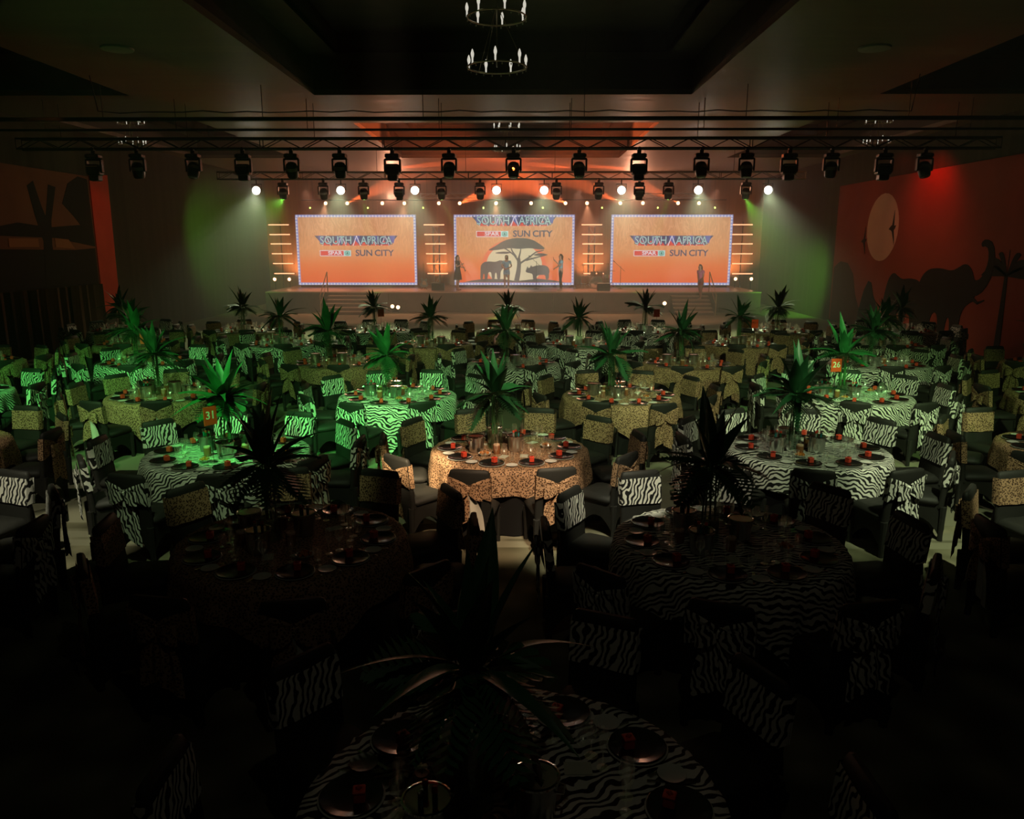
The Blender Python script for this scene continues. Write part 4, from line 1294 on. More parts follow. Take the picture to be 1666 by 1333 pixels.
Z_SASH = zebra('zebra_sash_cloth', 150.0, 10.0, 19.0, (0.94, 0.25, 0.30))
Z_CLOTH = zebra('zebra_table_cloth', 140.0, 8.0, 21.0, (0.80, 0.45, 0.75))
L_SASH = leopard('leopard_sash_cloth', 82.0)
L_CLOTH = leopard('leopard_table_cloth', 76.0)
PRINT = {'zebra': (Z_SASH, Z_CLOTH), 'leopard': (L_SASH, L_CLOTH)}
M_SPAN = mat('black_stretch_cover', (0.020, 0.020, 0.018), 0.6, 0, 0.25)
M_LINING = mat('cream_sash_lining', (0.62, 0.62, 0.54), 0.8)
M_SKIRT = mat('black_table_linen', (0.010, 0.010, 0.010), 0.85, 0, 0.15)
M_WOODT = mat('table_board', (0.25, 0.17, 0.10), 0.6)
M_GLASS = thin_glass('clear_glass', (0.88, 0.90, 0.88), 0.22, 0.36)
M_VASE = thin_glass('vase_glass', (0.88, 0.93, 0.89), 0.12, 0.12)
M_WATER = thin_glass('vase_water', (0.62, 0.74, 0.66), 0.15, 0.10)
M_PLATE = mat('black_glazed_plate', (0.012, 0.012, 0.012), 0.22, 0, 0.55)
M_RIM = mat('pale_plate_rim', (0.55, 0.55, 0.50), 0.3, 0, 0.5)
M_NAPK = mat('charcoal_napkin', (0.05, 0.05, 0.048), 0.85)
M_BOX = mat('orange_red_card', (0.80, 0.075, 0.035), 0.55)
M_RIB = mat('dark_red_ribbon', (0.45, 0.03, 0.02), 0.4)
M_CARD = mat('cream_card', (0.62, 0.63, 0.52), 0.7)
M_CUP = mat('brown_candle_glass', (0.30, 0.12, 0.05), 0.25, 0, 0.5)
M_WAX = mat('candle_wax', (0.75, 0.52, 0.36), 0.5)
M_SNACK = noise_mat('orange_crisps', (0.75, 0.28, 0.05), (0.55, 0.16, 0.03), 40.0, 0.7, 0.5)
M_TEAL = mat('teal_bottle', (0.02, 0.16, 0.16), 0.15, 0, 0.6)
M_BOTL = mat('green_bottle', (0.015, 0.10, 0.045), 0.12, 0, 0.6)
M_LEAF = noise_mat('palm_leaf', (0.016, 0.085, 0.030), (0.030, 0.13, 0.045), 7.0, 0.42, 0.05, spec=0.5)
M_STEM = mat('leaf_stem', (0.06, 0.20, 0.06), 0.5)
M_SIGN = mat('orange_number_card', (0.85, 0.07, 0.015), 0.55)
M_SIGNW = mat('cream_numerals', (0.85, 0.78, 0.62), 0.6)

# ------------------------------------------------------------------ chair with stretch cover, sash tied behind
def yc(z):
    return -0.215 - max(0, z - 0.40) * 0.11


def ring8(hw, ht, z, y):
    b = min(hw, ht) * 0.55
    return [(hw, y - ht + b, z), (hw, y + ht - b, z), (hw - b, y + ht, z), (-hw + b, y + ht, z), (-hw, y + ht - b, z), (-hw, y - ht + b, z), (-hw + b, y - ht, z), (hw - b, y - ht, z)]


seat_b = MB().rbox((0, 0.015, 0.42), (0.45, 0.46, 0.11), 0.04)
seat_me = seat_b.mesh('seat', M_SPAN, True, angle=60)
back_b = MB()
rg = [ring8(hw, ht, z, yc(z)) for z, hw, ht in ((0.36, 0.215, 0.03), (0.5, 0.215, 0.03), (0.75, 0.212, 0.03), (0.89, 0.207, 0.03), (0.92, 0.195, 0.022), (0.93, 0.17, 0.012))]
back_b.sheet(rg, wrap=True).add(rg[-1], [tuple(range(8))]).add(rg[0], [tuple(reversed(range(8)))])
back_me = back_b.mesh('backrest', M_SPAN, True, angle=60)
LEGS = [(-0.20, 0.21), (0.20, 0.21), (0.20, -0.245), (-0.20, -0.245)]
leg_me = MB().tube([(0, 0, 0), (0, 0, 0.06), (0, 0, 0.38)], [0.028, 0.026, 0.036], 8).mesh('leg', M_SPAN, True)
sk = MB()
for i in range(4):
    (ax, ay), (bx, by) = LEGS[i], LEGS[(i + 1) % 4]
    g = [[], [], []]
    for k in range(9):
        u = k / 8
        x, y = ax + (bx - ax) * u, ay + (by - ay) * u
        lo = 0.03 + 0.20 * (1 - abs(2 * u - 1) ** 2.2)
        pinch = 1 - 0.06 * (1 - (2 * u - 1) ** 2)
        for r_, t in enumerate((0.0, 0.5, 1.0)):
            z = lo + (0.40 - lo) * t
            p = pinch if r_ == 0 else 1.0 + 0.02 * t
            g[r_].append((x * p, y * p, z))
    sk.sheet(g)
skirt_me = sk.mesh('skirt', M_SPAN, True, angle=70, fix=False)
cover_b = MB()
for q in (seat_b, back_b, sk):
    cover_b.add(q.v, q.f)
for lx, ly in LEGS:
    cover_b.tube([(lx, ly, 0), (lx, ly, 0.38)], [0.027, 0.036], 6)
cover_me = cover_b.mesh('cover', M_SPAN, True, angle=60, fix=False)


def sash_shapes(seed):
    r_ = random.Random(seed)
    z0, z1 = 0.605, 0.865
    band = MB()
    hw, t = 0.222, 0.040
    g = []
    for i in range(5):
        z = z0 + (z1 - z0) * i / 4
        y = yc(z)
        row = []
        for x, dy in ((-hw, -0.03), (-hw - 0.002, 0.0), (-hw + 0.012, t), (-hw * 0.5, t + 0.002), (0, t + 0.002), (hw * 0.5, t + 0.002), (hw - 0.012, t), (hw + 0.002, 0.0), (hw, -0.03)):
            row.append((x, y + dy, z + r_.uniform(-0.006, 0.006)))
        g.append(row)
    band.sheet(g)
    zk = 0.735
    for s in (-1, 1):
        g = []
        for i in range(7):
            v = i / 6
            row = []
            for k in range(6):
                u = k / 5
                h = (z1 - z0) / 2 * (1 - u) ** 0.8 + 0.035 * u
                zc = 0.735 * (1 - u) + zk * u
                z = zc + h * (2 * v - 1)
                y = yc(z) - 0.040 - 0.012 * (i % 2) * math.sin(PI * u) - 0.02 * u
                row.append((s * hw * (1 - u), y, z))
            g.append(row)
        band.sheet(g)
    yk = yc(zk) - 0.062
    knot = MB().rbox((0, yk, zk), (0.07, 0.05, 0.085), 0.02)
    tails, loops = [], []
    for s, ln in ((-1, r_.uniform(0.30, 0.42)), (1, r_.uniform(0.36, 0.48))):
        g = []
        for i in range(8):
            u = i / 7
            z = zk - 0.03 - ln * u
            xm = s * (0.02 + 0.06 * u + 0.015 * math.sin(3 * u + seed))
            wd = 0.03 + 0.05 * min(1, u * 2.2)
            g.append([(xm + wd * q, yk - 0.006 + 0.012 * math.sin(5 * q + 2 * u + seed) - 0.006 * u, z - (0.04 * q * s if i == 7 else 0)) for q in (-1, -0.5, 0, 0.5, 1)])
        tails.append(MB().sheet(g))
        g = []
        for i in range(9):
            a = 2 * PI * i / 8
            xx = s * (0.075 - 0.07 * math.cos(a))
            dy = -0.024 * math.sin(a)
            dr = -0.02 - 0.10 * (xx * s)
            hh = 0.025 + 0.05 * min(1, abs(xx) / 0.09)
            g.append([(xx, yk - 0.02 + dy, zk + dr + hh * q) for q in (-1, -0.3, 0.3, 1)])
        loops.append(MB().sheet(g))
    return band, knot, tails, loops


SASH = {}
for pn, (sm, cm) in PRINT.items():
    for vv in range(3):
        band, knot, tails, loops = sash_shapes(vv + (0 if pn == 'zebra' else 5))
        full = [('sash', band.mesh('sash', sm, True, fix=False), (0, 0, 0), (0, 0, 0), 1,
                 [('knot', knot.mesh('knot', sm, True))] + [('tail', t.mesh('tail', M_LINING if (pn == 'leopard' and vv == 1 and q == 1) else sm, True, fix=False)) for q, t in enumerate(tails)] + [('loop', t.mesh('loop', sm, True, fix=False)) for t in loops])]
        bw = MB()
        for q in [knot] + tails + loops:
            bw.add(q.v, q.f)
        far = [('sash', full[0][1]), ('bow', bw.mesh('bow', sm, True, fix=False))]
        SASH[pn, vv] = (full, far)
CHAIR = [('seat', seat_me), ('backrest', back_me), ('skirt', skirt_me)] + [('leg', leg_me, (x, y, 0)) for x, y in LEGS]
CHAIR_FAR = [('cover', cover_me)]

# ------------------------------------------------------------------ table, cloths
RT, HT = 0.90, 0.75
top_me = MB().lathe([(0.0, 0.70), (RT - 0.02, 0.70), (RT - 0.01, 0.735), (0.0, 0.735)], 32).mesh('table_top', M_WOODT)
tleg_me = MB().tube([(0, 0, 0), (0, 0, 0.70)], 0.02, 8).mesh('leg', M_STEEL)
g = []
for z, ex in ((0.738, -0.004), (0.70, 0.006), (0.5, 0.02), (0.25, 0.03), (0.012, 0.04)):
    row = []
    for k in range(96):
        a = 2 * PI * k / 96
        fold = (0.738 - z) / 0.738
        row.append(((RT + ex + 0.022 * fold * math.sin(16 * a) + 0.01 * fold * math.sin(7 * a + 1)) * math.cos(a), (RT + ex + 0.022 * fold * math.sin(16 * a) + 0.01 * fold * math.sin(7 * a + 1)) * math.sin(a), z))
    g.append(row)
lin = MB().sheet(g, wrap=True)
lin.add(g[0], [tuple(range(96))])
linen_me = lin.mesh('floor_cloth', M_SKIRT, True, angle=50)


def overlay_mesh(pn, seed):
    r_ = random.Random(seed)
    n, half = 44, 1.20
    ph = r_.uniform(0, 6)
    g = []
    for i in range(n + 1):
        row = []
        for j in range(n + 1):
            x, y = -half + 2 * half * i / n, -half + 2 * half * j / n
            r = math.hypot(x, y)
            R0 = RT + 0.008
            if r <= R0:
                row.append((x, y, HT))
            else:
                a = math.atan2(y, x)
                s = r - R0
                bend = min(s, 0.03)
                k = min(1, s / 0.25)
                rr = R0 + bend * 0.6 + 0.012 + 0.030 * k * (1 + math.sin(12 * a + ph) * 0.6 + 0.35 * math.sin(23 * a + 2 * ph)) + 0.04 * s
                z = HT - 0.004 - max(0, s - 0.012) * 0.985
                row.append((rr * math.cos(a), rr * math.sin(a), z))
        g.append(row)
    return MB().sheet(g).mesh('table_overlay', PRINT[pn][1], True, angle=80, fix=False)


OVER = {(p, k): overlay_mesh(p, k + 3) for p in PRINT for k in range(3)}

# ------------------------------------------------------------------ table things
plate_dish = MB().lathe([(0.0, 0.012), (0.085, 0.012), (0.10, 0.016), (0.138, 0.026), (0.141, 0.024), (0.10, 0.010), (0.085, 0.006), (0.0, 0.006)], 28).mesh('dish', M_PLATE, True)
plate_rim = MB().lathe([(0.0, 0.0), (0.10, 0.0), (0.146, 0.011), (0.149, 0.013), (0.146, 0.0145), (0.10, 0.0055), (0.0, 0.0055)], 28).mesh('under_plate', M_RIM, True)
PLATE = [('under_plate', plate_rim), ('dish', plate_dish)]
box_b = MB().rbox((0, 0, 0.024), (0.052, 0.052, 0.048), 0.005).mesh('carton', M_BOX)
box_l = MB().rbox((0, 0, 0.052), (0.056, 0.056, 0.014), 0.004).mesh('lid', M_BOX)
box_r = MB().rbox((0, 0, 0.062), (0.03, 0.012, 0.012), 0.004).rbox((0, 0, 0.062), (0.012, 0.03, 0.012), 0.004).mesh('ribbon', M_RIB)
BOX = [('carton', box_b), ('lid', box_l), ('ribbon', box_r)]
side_me = MB().lathe([(0.0, 0.004), (0.04, 0.004), (0.066, 0.012), (0.068, 0.014), (0.042, 0.009), (0.0, 0.009)], 20).mesh('side_plate', M_WHITE, True)
wine_me = MB().lathe([(0.0, 0.0), (0.034, 0.002), (0.006, 0.008), (0.004, 0.07), (0.012, 0.085), (0.034, 0.115), (0.036, 0.145), (0.029, 0.185)], 14)
wine_me.f = wine_me.f[:-1]
wine_me.m = wine_me.m[:-1]
wine_me = wine_me.mesh('wine_glass', M_GLASS, True, fix=False)
tum = MB().lathe([(0.0, 0.004), (0.026, 0.004), (0.030, 0.02), (0.036, 0.11)], 14)
tum.f, tum.m = tum.f[:-1], tum.m[:-1]
tum_me = tum.mesh('tumbler', M_GLASS, True, fix=False)
flt = MB().lathe([(0.0, 0.0), (0.030, 0.002), (0.005, 0.008), (0.004, 0.08), (0.016, 0.10), (0.023, 0.14), (0.021, 0.21)], 12)
flt.f, flt.m = flt.f[:-1], flt.m[:-1]
flute_me = flt.mesh('champagne_flute', M_GLASS, True, fix=False)
knife_me = MB().box((0, 0, 0.004), (0.014, 0.1, 0.004)).box((0.003, 0.11, 0.004), (0.019, 0.12, 0.002)).mesh('knife', M_CHROME)
fk = MB().box((0, 0, 0.004), (0.011, 0.12, 0.004)).box((0, 0.08, 0.004), (0.022, 0.05, 0.003))
for q in (-1, -0.33, 0.33, 1):
    fk.box((q * 0.009, 0.125, 0.005), (0.003, 0.045, 0.002))
fork_me = fk.mesh('fork', M_CHROME)
card_me = MB().box((0, 0, 0.002), (0.09, 0.13, 0.003)).mesh('menu_card', M_CARD)
bk = MB().lathe([(0.0, 0.0), (0.07, 0.0), (0.082, 0.01), (0.098, 0.185), (0.095, 0.185), (0.08, 0.02), (0.0, 0.012)], 22)
bucket_me = bk.mesh('bucket', M_STEEL, True)
brim_me = MB().lathe([(0.097, 0.18), (0.106, 0.185), (0.106, 0.195), (0.097, 0.198), (0.092, 0.192)], 22).mesh('rim', M_CHROME, True)
bh1 = MB().tube([(0.092, -0.03, 0.15), (0.122, -0.025, 0.145), (0.122, 0.025, 0.145), (0.092, 0.03, 0.15)], 0.006, 6).mesh('handle', M_CHROME, True)
BUCKET = [('bucket', bucket_me), ('rim', brim_me), ('handle', bh1), ('handle', bh1, (0, 0, 0), (0, 0, PI))]
def bottle_parts(body, cap):
    b = MB().lathe([(0.0, 0.0), (0.024, 0.0), (0.027, 0.01), (0.027, 0.13), (0.012, 0.17), (0.011, 0.215), (0.0, 0.215)], 12).mesh('glass', body, True)
    c = MB().lathe([(0.0, 0.214), (0.013, 0.214), (0.013, 0.235), (0.0, 0.237)], 10).mesh('cap', cap, True)
    return [('glass', b), ('cap', c)]
BOTTLES = [('teal', bottle_parts(M_TEAL, M_CHROME)), ('green', bottle_parts(M_BOTL, M_BOX)), ('red-capped', bottle_parts(mat('clear_bottle', (0.25, 0.27, 0.24), 0.1, 0, 0.6), M_BOX))]
cup_me = MB().lathe([(0.0, 0.0), (0.036, 0.0), (0.04, 0.01), (0.044, 0.10), (0.040, 0.10), (0.036, 0.02), (0, 0.012)], 16).mesh('cup', M_CUP, True)
wax_me = MB().lathe([(0.0, 0.013), (0.034, 0.013), (0.0375, 0.115), (0.03, 0.12), (0.0, 0.116)], 16).mesh('wax', M_WAX, True)
wick_me = MB().tube([(0, 0, 0.115), (0.002, 0, 0.128)], 0.0015, 5).mesh('wick', M_BLACK)
CANDLE = [('cup', cup_me), ('wax', wax_me), ('wick', wick_me)]
bowl_me = MB().lathe([(0.0, 0.0), (0.04, 0.0), (0.075, 0.035), (0.072, 0.036), (0.04, 0.008), (0.0, 0.008)], 18).mesh('bowl', M_WHITE, True)
sn = MB()
rs = random.Random(5)
for k in range(26):
    a, r = rs.uniform(0, 6.3), 0.05 * math.sqrt(rs.random())
    sn.rbox((r * math.cos(a), r * math.sin(a), 0.03 + 0.03 * (1 - r / 0.05) * rs.random() + 0.006), (0.028, 0.02, 0.008), 0.003, 0, (rs.uniform(-1, 1), rs.uniform(-1, 1), a))
snack_me = sn.mesh('crisps', M_SNACK)
vg = MB().lathe([(0.0, 0.0), (0.085, 0.0), (0.088, 0.01), (0.088, 0.65)], 24)
vg.f, vg.m = vg.f[:-1], vg.m[:-1]
vase_me = vg.mesh('glass_cylinder', M_VASE, True, fix=False)
vrim_me = MB().lathe([(0.0865, 0.645), (0.0895, 0.645), (0.0895, 0.653), (0.0865, 0.653)], 24).mesh('rim', M_VASE, True)
water_me = MB().lathe([(0.0, 0.012), (0.082, 0.012), (0.082, 0.20), (0.0, 0.20)], 20).mesh('water', M_WATER, True)

# leaves: all grow along +X from the vase mouth
def sword_leaf(ln, wd, droop):
    b = MB()
    g = []
    for i in range(9):
        u = i / 8
        x = ln * u
        z = -droop * u * u
        h = wd * (math.sin(PI * min(1, 0.06 + 0.94 * u) ** 0.75)) * (1 if u < 0.98 else 0) + 0.006 * (1 - u)
        g.append([(x, -h, z + 0.28 * h), (x, -h * 0.5, z + 0.08 * h), (x, 0, z), (x, h * 0.5, z + 0.08 * h), (x, h, z + 0.28 * h)])
    return b.sheet(g).mesh('leaf', M_LEAF, True, angle=80, fix=False)


def frond(ln, droop, n=11):
    b = MB()
    P = lambda u: Vector((ln * u * (1 - 0.12 * u), 0, -droop * u ** 1.8))
    b.tube([P(i / 6) for i in range(7)], [0.006 - 0.0008 * i for i in range(7)], 5)
    for i in range(1, n + 1):
        u = 0.12 + 0.86 * i / n
        p = P(u)
        l = 0.20 * math.sin(PI * (0.15 + 0.8 * u)) + 0.02
        for s in (-1, 1):
            d = Vector((0.55, s * 0.8, -0.28)).normalized()
            e = Vector((0.8, -s * 0.5, 0)).normalized() * 0.017
            b.add([p - e, p + d * l * 0.45 - e * 1.3, p + d * l, p + d * l * 0.45 + e * 1.3, p + e], [(0, 1, 4), (1, 3, 4), (1, 2, 3)])
    return b.mesh('frond', M_LEAF, False, fix=False)


def split_leaf(s):
    """broad heart-shaped leaf with deep cuts"""
    b = MB()
    c = []
    nl = 7
    for side in (1, -1):
        for k in range(nl):
            a0, a1 = R(8 + 150 * k / nl), R(8 + 150 * (k + 0.78) / nl)
            r0 = s * (1.0 - 0.28 * abs(math.sin(a0 * 0.6)))
            pts = [(0.25 * s, 0), (0.25 * s + r0 * 0.25 * math.cos(a0), side * r0 * 0.3 * math.sin(a0)), (0.25 * s + r0 * 0.85 * math.cos(a0), side * r0 * 0.72 * math.sin(a0)),
                   (0.25 * s + r0 * 0.9 * math.cos((a0 + a1) / 2), side * r0 * 0.80 * math.sin((a0 + a1) / 2)), (0.25 * s + r0 * 0.82 * math.cos(a1), side * r0 * 0.70 * math.sin(a1)), (0.25 * s + r0 * 0.25 * math.cos(a1), side * r0 * 0.3 * math.sin(a1))]
            vs_ = [(x, y, 0.10 * abs(y) - 0.35 * x * x / s) for x, y in pts]
            b.add(vs_, [tuple(range(6))])
        g = [(0.0, 0), (0.3 * s, side * 0.30 * s), (0.6 * s, side * 0.2 * s), (0.95 * s, 0.0)]
        b.add([(x, y, 0.10 * abs(y) - 0.35 * x * x / s + 0.001) for x, y in g], [(0, 1, 2, 3)])
    return b.mesh('split_leaf', M_LEAF, False, fix=False)


SW1, SW2, SW3 = sword_leaf(0.64, 0.062, 0.08), sword_leaf(0.54, 0.074, 0.12), sword_leaf(0.55, 0.034, 0.30)
FR1, FR2 = frond(0.56, 0.24), frond(0.46, 0.30)
ML1 = split_leaf(0.34)
stem_me = MB().tube([(0, 0, -0.5), (0.004, 0.003, -0.2), (0, 0, 0.06)], 0.008, 6).mesh('stem', M_STEM, True)


def palm_parts(kind, seed):
    r_ = random.Random(seed)
    parts = []
    for k in range(6):
        a = r_.uniform(0, 2 * PI)
        parts.append(('stem', stem_me, (0.04 * math.cos(a), 0.04 * math.sin(a), 0), (r_.uniform(-0.05, 0.05), r_.uniform(-0.05, 0.05), a)))
    for k in range(9):        # upright blades
        a = 2 * PI * k / 9 * 4 + r_.uniform(-0.3, 0.3)
        e = R((62 if kind != 'split' else 38) + (26 if kind != 'split' else 46) * ((k * 7) % 9) / 8 + r_.uniform(-4, 4))
        parts.append(('leaf', SW1 if k % 2 else SW2, (0.03 * math.cos(a), 0.03 * math.sin(a), 0.0), (r_.uniform(-0.5, 0.5), -e, a), r_.uniform(0.70, 1.08)))
    for k in range(5):        # thin arching leaves
        a = 2 * PI * k / 5 + r_.uniform(-0.4, 0.4)
        e = R(r_.uniform(15, 50))
        parts.append(('leaf', SW3, (0.03 * math.cos(a), 0.03 * math.sin(a), -0.01), (r_.uniform(-0.4, 0.4), -e, a), r_.uniform(0.85, 1.15)))
    for k in range(13 if kind != 'split' else 6):        # feathery fronds hanging round the vase mouth
        a = 2 * PI * k / 13 * (1 if kind != 'split' else 2) + 0.4 + r_.uniform(-0.2, 0.2)
        e = R(r_.uniform(-25, 38))
        parts.append(('frond', FR1 if k % 2 else FR2, (0.03 * math.cos(a), 0.03 * math.sin(a), 0.0), (r_.uniform(-0.5, 0.5), -e, a), r_.uniform(0.65, 1.0)))
    if kind == 'split':
        for a, e, s in ((R(-58), R(-8), 1.05), (R(-150), R(10), 0.9), (R(60), R(20), 0.9), (R(-105), R(30), 0.85)):
            parts.append(('split_leaf', ML1, (0.05 * math.cos(a), 0.05 * math.sin(a), 0.0), (0.1, -e, a), s))
    else:
        for k in range(2):
            a = r_.uniform(0, 2 * PI)
            parts.append(('split_leaf', ML1, (0.05 * math.cos(a), 0.05 * math.sin(a), 0.0), (0.1, -R(r_.uniform(-15, 25)), a), 0.75))
    return parts


# ------------------------------------------------------------------ where the tables stand
ROWS = [(2.95, [(0.35, 'zebra')]),
        (6.0, [(-5.15, 'zebra'), (-1.51, 'leopard'), (2.09, 'zebra'), (5.75, 'leopard')]),
        (9.05, [(-6.9, 'leopard'), (-3.06, 'zebra'), (0.25, 'leopard'), (3.80, 'zebra'), (7.15, 'leopard')]),
        (12.38, [(-9.0, 'zebra'), (-5.36, 'leopard'), (-1.60, 'zebra'), (2.0, 'leopard'), (5.73, 'zebra'), (9.3, 'leopard')]),
        (15.8, [(-10.9, 'leopard'), (-7.36, 'zebra'), (-3.40, 'leopard'), (0.23, 'zebra'), (3.80, 'leopard'), (7.70, 'zebra'), (11.2, 'leopard')]),
        (18.85, [(-9.08, 'leopard'), (-5.41, 'zebra'), (-1.74, 'leopard'), (1.85, 'zebra'), (5.74, 'leopard'), (9.19, 'zebra')]),
        (21.8, [(-10.8, 'zebra'), (-7.34, 'leopard'), (-3.66, 'zebra'), (0.09, 'leopard'), (3.91, 'zebra'), (7.6, 'leopard'), (11.0, 'zebra')])]
ROWW = ['front row', 'second row', 'third row', 'fourth row', 'fifth row', 'sixth row', 'back row']
SEATS = ['nearest right', 'near right side', 'right side', 'far right side', 'farthest right', 'farthest left', 'far left side', 'left side', 'near left side', 'nearest left']
CW = cam.matrix_basis.inverted()
def px(p):
    q = CW @ Vector(p)
    if q.z > -0.1:
        return (-9999, -9999)
    return (833 + 1266 * q.x / -q.z, 666.5 - 1266 * q.y / -q.z)
def seen(p, mx=60, my=60):
    a, b = px(p)
    return -mx < a < 1666 + mx and b < 1333 + my


def free(occ, cx_, cy_, tries, r):
    """first spot on the table, given as (radius, angle), that keeps clear of what stands there"""
    for rr, a in tries:
        x, y_ = cx_ + rr * math.cos(a), cy_ + rr * math.sin(a)
        if all(math.hypot(x - p, y_ - q) > r + s_ for p, q, s_ in occ):
            occ.append((x, y_, r))
            return x, y_
    return None


def dirw(a):
    return ['right of', 'far right of', 'behind', 'far left of', 'left of', 'near left of', 'before', 'near right of'][round(a / (PI / 4)) % 8]


todo = {k: [] for k in ('chair', 'plate', 'box', 'wine', 'tumbler', 'flute')}
NUM = {(2, 1): ('31', (0.0, -0.42)), (3, 4): ('26', (-0.40, -0.30)), (4, 1): ('', (0.20, -0.36)), (5, 4): ('', (0.20, -0.36)), (6, 2): ('', (0.20, -0.36)), (6, 4): ('', (0.20, -0.36))}
tn = 0
for ri, (ty, row) in enumerate(ROWS):
    for ci, (tx, pn) in enumerate(row):
        tn += 1
        r_ = random.Random(100 + tn)
        y = ty + {(2, 1): -0.22}.get((ri, ci), 0) + r_.uniform(-0.06, 0.06)
        if len(row) == 1:
            where = 'single table, front row'
        else:
            where = f'{ORD[ci + 1]} table from left, {ROWW[ri]}'
        near = ri <= 3
        rot = R(r_.uniform(-8, 8))
        orot = 0.0 if (ri, ci) == (2, 2) else R(45) if (ri, ci) == (3, 2) else R(r_.uniform(0, 90))
        put('round_table', [('table_top', top_me), ('floor_cloth', linen_me)] + [('leg', tleg_me, (0.5 * math.cos(a), 0.5 * math.sin(a), 0)) for a in (0.8, 2.4, 3.9, 5.5)],
            (tx, y, 0), 0, f'round banquet table in floor-length black cloth, {where}', 'table', 'banquet tables')
        tag(link('table_overlay', OVER[pn, tn % 3], None, (tx, y, 0.0), (0, 0, orot)), f'square {pn} print overlay draped on the {where}', 'tablecloth', f'{pn} overlays')
        # centre: vase, palm, buckets, candles
        ox_, tx = tx, tx - (0.0 if (ri, ci) == (2, 1) else 0.17 if ri <= 4 else 0.06)
        if seen((tx, y, 1.2), 250, 250):
            put('vase', [('glass_cylinder', vase_me, None, None, None, [('rim', vrim_me)]), ('water', water_me)], (tx, y, HT), 0, f'tall clear glass vase in the middle of the {where}', 'vase', 'cylinder vases')
            kind = 'split' if (ri, ci) in ((2, 1), (3, 5), (5, 0)) else 'palm'
            put('palm_arrangement', palm_parts(kind, 31 * tn), (tx, y, HT + 0.66), r_.uniform(0, 6) if kind != 'split' else 0.0,
                f'{"palm with big split leaves" if kind == "split" else "dark spiky palm leaves"} in the vase on the {where}', 'plant', 'palm centrepieces', r_.uniform(0.9, 1.05))
        b0 = r_.uniform(0, 6)
        occ = [(tx, y, 0.10)]
        nb = 3 if near else 2
        for k in range(nb):
            a = b0 + 2 * PI * k / nb
            bx, by = tx + 0.27 * math.cos(a), y + 0.27 * math.sin(a)
            occ.append((bx, by, 0.125))
            lab = f'steel ice bucket {dirw(a)} the vase, {where}'
            put('ice_bucket', BUCKET, (bx, by, HT), a, lab, 'bucket', 'ice buckets')
            if k != 1 and near:
                for q in range(3):
                    c = a + 2 * PI * q / 3
                    nm, pts = BOTTLES[q]
                    put('bottle', pts, (bx + 0.034 * math.cos(c), by + 0.034 * math.sin(c), HT + 0.016), c, f'small {nm} bottle in bucket {dirw(a)} vase, {where}', 'bottle', 'bottles in ice buckets')
            a2 = a + PI / nb
            occ.append((tx + 0.24 * math.cos(a2), y + 0.24 * math.sin(a2), 0.05))
            put('candle', CANDLE, (tx + 0.24 * math.cos(a2), y + 0.24 * math.sin(a2), HT), 0, f'pillar candle {dirw(a2)} the vase, {where}', 'candle', 'pillar candles')
        if near:
            for k in range(2):
                a = b0 + 1.6 + PI * k
                spot_ = free(occ, ox_, y, [(0.44 - 0.02 * q, a + 0.25 * w_) for w_ in (0, 1, -1, 2, -2, 3, -3, 4) for q in range(4)], 0.08)
                if spot_ is None:
                    continue
                put('snack_bowl', [('bowl', bowl_me), ('crisps', snack_me)], (*spot_, HT), a, f'bowl of orange crisps {dirw(math.atan2(spot_[1] - y, spot_[0] - tx))} the vase, {where}', 'bowl', 'snack bowls')
        tx = ox_
        if (ri, ci) in NUM:
            nx_, ny_ = NUM[ri, ci][1]
            occ.append((tx + nx_, y + ny_, 0.05))
        for i in range(10):
            a = -PI / 2 + R(18 + 36 * i) + rot * 0.5
            ca, sa = math.cos(a), math.sin(a)
            face = a + PI / 2                      # chair local +Y points to the table centre
            # chair
            rc = 1.235 + r_.uniform(-0.01, 0.06)
            cp = (tx + rc * ca, y + rc * sa, 0.0)
            if seen((cp[0], cp[1], 0.6), 70, 160):
                todo['chair'].append((cp, face + R(r_.uniform(-9, 9)), pn, where, SEATS[i], near))
            # setting
            rp = 0.715
            pp = (tx + rp * ca, y + rp * sa, HT + 0.001)
            if not seen(pp, 10, 10):
                continue
            todo['plate'].append((pp, face, where, SEATS[i]))
            todo['box'].append(((pp[0] - 0.04 * ca - 0.02 * sa, pp[1] - 0.04 * sa + 0.02 * ca, HT + 0.014), face + r_.uniform(-0.6, 0.6), where, SEATS[i]))
            for kd, da, rr, gr in (('wine', 0.16, 0.50, 0.036), ('tumbler', 0.33, 0.54, 0.037), ('flute', -0.04, 0.485, 0.031)):
                sp = free(occ, tx, y, [(rr, a + da), (rr + 0.02, a + da + 0.05), (rr, a + da - 0.06), (rr, a + da + 0.1), (rr - 0.06, a + da)], gr)
                if sp:
                    todo[kd].append(((*sp, HT + 0.001), 0, where, SEATS[i]))
            if near:
                aw = a - 0.314
                tag(link('side_plate', side_me, None, (tx + 0.755 * math.cos(aw), y + 0.755 * math.sin(aw), HT + 0.001)), f'small white side plate, {SEATS[i]} place, {where}', 'plate', 'white side plates')
                if i % 3 == 0:
                    aw = a + 0.1
                    tag(link('menu_card', card_me, None, (tx + 0.385 * math.cos(aw), y + 0.385 * math.sin(aw), HT + 0.001), (0, 0, face + r_.uniform(-0.7, 0.7))), f'cream menu card lying by the {SEATS[i]} place, {where}', 'card', 'menu cards')
            if ri <= 2:
                for me, nm, da in ((fork_me, 'fork', -0.235), (knife_me, 'knife', 0.235)):
                    aw = a + da
                    tag(link(nm, me, None, (tx + 0.79 * math.cos(aw), y + 0.79 * math.sin(aw), HT - 0.0005), (0, 0, face)), f'{nm} beside the {SEATS[i]} plate, {where}', nm, f'place setting {nm}s')
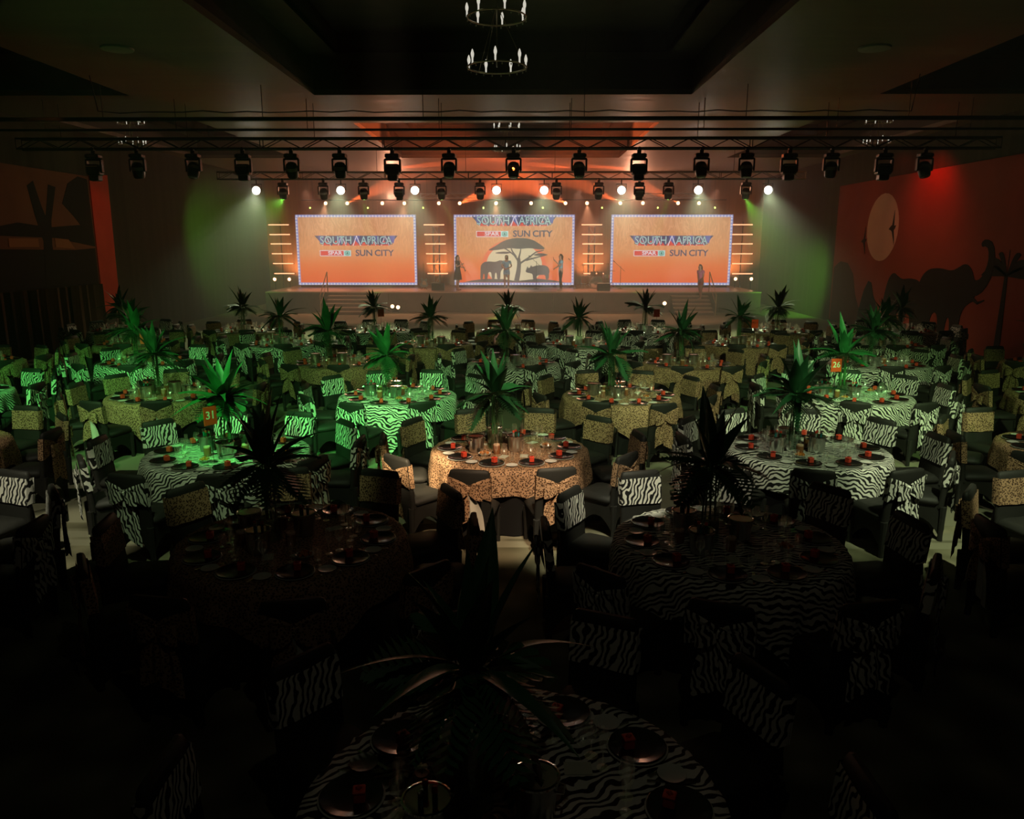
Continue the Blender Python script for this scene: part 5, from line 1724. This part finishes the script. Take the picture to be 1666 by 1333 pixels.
        # number cards on stems
        if (ri, ci) in NUM:
            num, (ox, oy) = NUM[ri, ci]
            parts = [('foot', MB().lathe([(0, 0), (0.045, 0), (0.045, 0.008), (0, 0.01)], 14).mesh('foot', M_BLACKP)), ('stem', MB().tube([(0, 0, 0.008), (0, 0, 0.43)], 0.004, 6).mesh('stem', M_BLACKP)),
                     ('card', MB().rbox((0, 0, 0.53), (0.17, 0.008, 0.21), 0.003).mesh('card', M_SIGN))]
            if num:
                parts.append(('numerals', text_mesh(num, 0.125, 'numerals', M_SIGNW, 0.001, 1.0, 0.002), (0, -0.0055, 0.535), UP))
            put('table_number', parts, (tx + ox, y + oy, HT), R({(2, 1): 58, (3, 4): 5}.get((ri, ci), 10)), f'orange table number card{" reading " + num if num else ""} on the {where}', 'sign', 'table number cards')


def dist(p):
    return (Vector(p) - cam.location).length


def merged(name, items, label, cat):
    b = MB()
    mats, idx = [], {}
    for me, M_ in items:
        b0 = len(b.v)
        b.v += [tuple(M_ @ v.co) for v in me.vertices]
        for p in me.polygons:
            m_ = me.materials[p.material_index]
            if m_.name not in idx:
                idx[m_.name] = len(mats)
                mats.append(m_)
            b.f.append(tuple(b0 + i for i in p.vertices))
            b.m.append(idx[m_.name])
    return tag(b.build(name, mats, fix=False), label, cat, None, 'stuff')


def TM(p, rz):
    return Matrix.Translation(p) @ Matrix.Rotation(rz, 4, 'Z')


for k in todo:
    todo[k].sort(key=lambda t: dist(t[0]))
LIM = 300
for n, (p, rz, pn, where, seat, near) in enumerate(todo['chair'][:LIM]):
    full, far = SASH[pn, n % 3]
    put('banquet_chair', (CHAIR + full) if near else (CHAIR_FAR + far), p, rz, f'black covered chair with {pn} sash, {seat} seat, {where}', 'chair', 'banquet chairs')
rest = []
for n, (p, rz, pn, where, seat, near) in enumerate(todo['chair'][LIM:]):
    rest += [(cover_me, TM(p, rz))] + [(q[1], TM(p, rz)) for q in SASH[pn, n % 3][1]]
if rest:
    merged('distant_chairs', rest, 'sashed black chairs around the farthest tables', 'chairs')
for p, rz, where, seat in todo['plate'][:LIM]:
    put('dinner_plate', PLATE, p, rz, f'black dinner plate, {seat} place, {where}', 'plate', 'black dinner plates')
for p, rz, where, seat in todo['box'][:LIM]:
    put('favour_box', BOX, p, rz, f'orange-red favour box, {seat} place, {where}', 'gift box', 'favour boxes')
for p, rz, where, seat in todo['wine'][:LIM]:
    tag(link('wine_glass', wine_me, None, p), f'clear wine glass by the {seat} place, {where}', 'glass', 'wine glasses')
for p, rz, where, seat in todo['tumbler'][:LIM]:
    tag(link('tumbler', tum_me, None, p), f'clear tumbler by the {seat} place, {where}', 'glass', 'water tumblers')
for p, rz, where, seat in todo['flute'][:LIM]:
    tag(link('champagne_flute', flute_me, None, p), f'clear champagne flute by the {seat} place, {where}', 'glass', 'champagne flutes')
for k, mes, nm, lab, cat in (('flute', [flute_me], 'distant_flutes', 'champagne flutes standing on the farthest tables', 'glasses'), ('plate', [plate_rim, plate_dish], 'distant_plates', 'black plates set around the farthest tables', 'plates'), ('box', [box_b, box_l], 'distant_favour_boxes', 'orange-red favour boxes on the farthest tables', 'gift boxes'),
                             ('wine', [wine_me], 'distant_wine_glasses', 'wine glasses standing on the farthest tables', 'glasses'), ('tumbler', [tum_me], 'distant_tumblers', 'tumblers standing on the farthest tables', 'glasses')):
    if len(todo[k]) > LIM:
        merged(nm, [(me, TM(p[0], p[1])) for p in todo[k][LIM:] for me in mes], lab, cat)
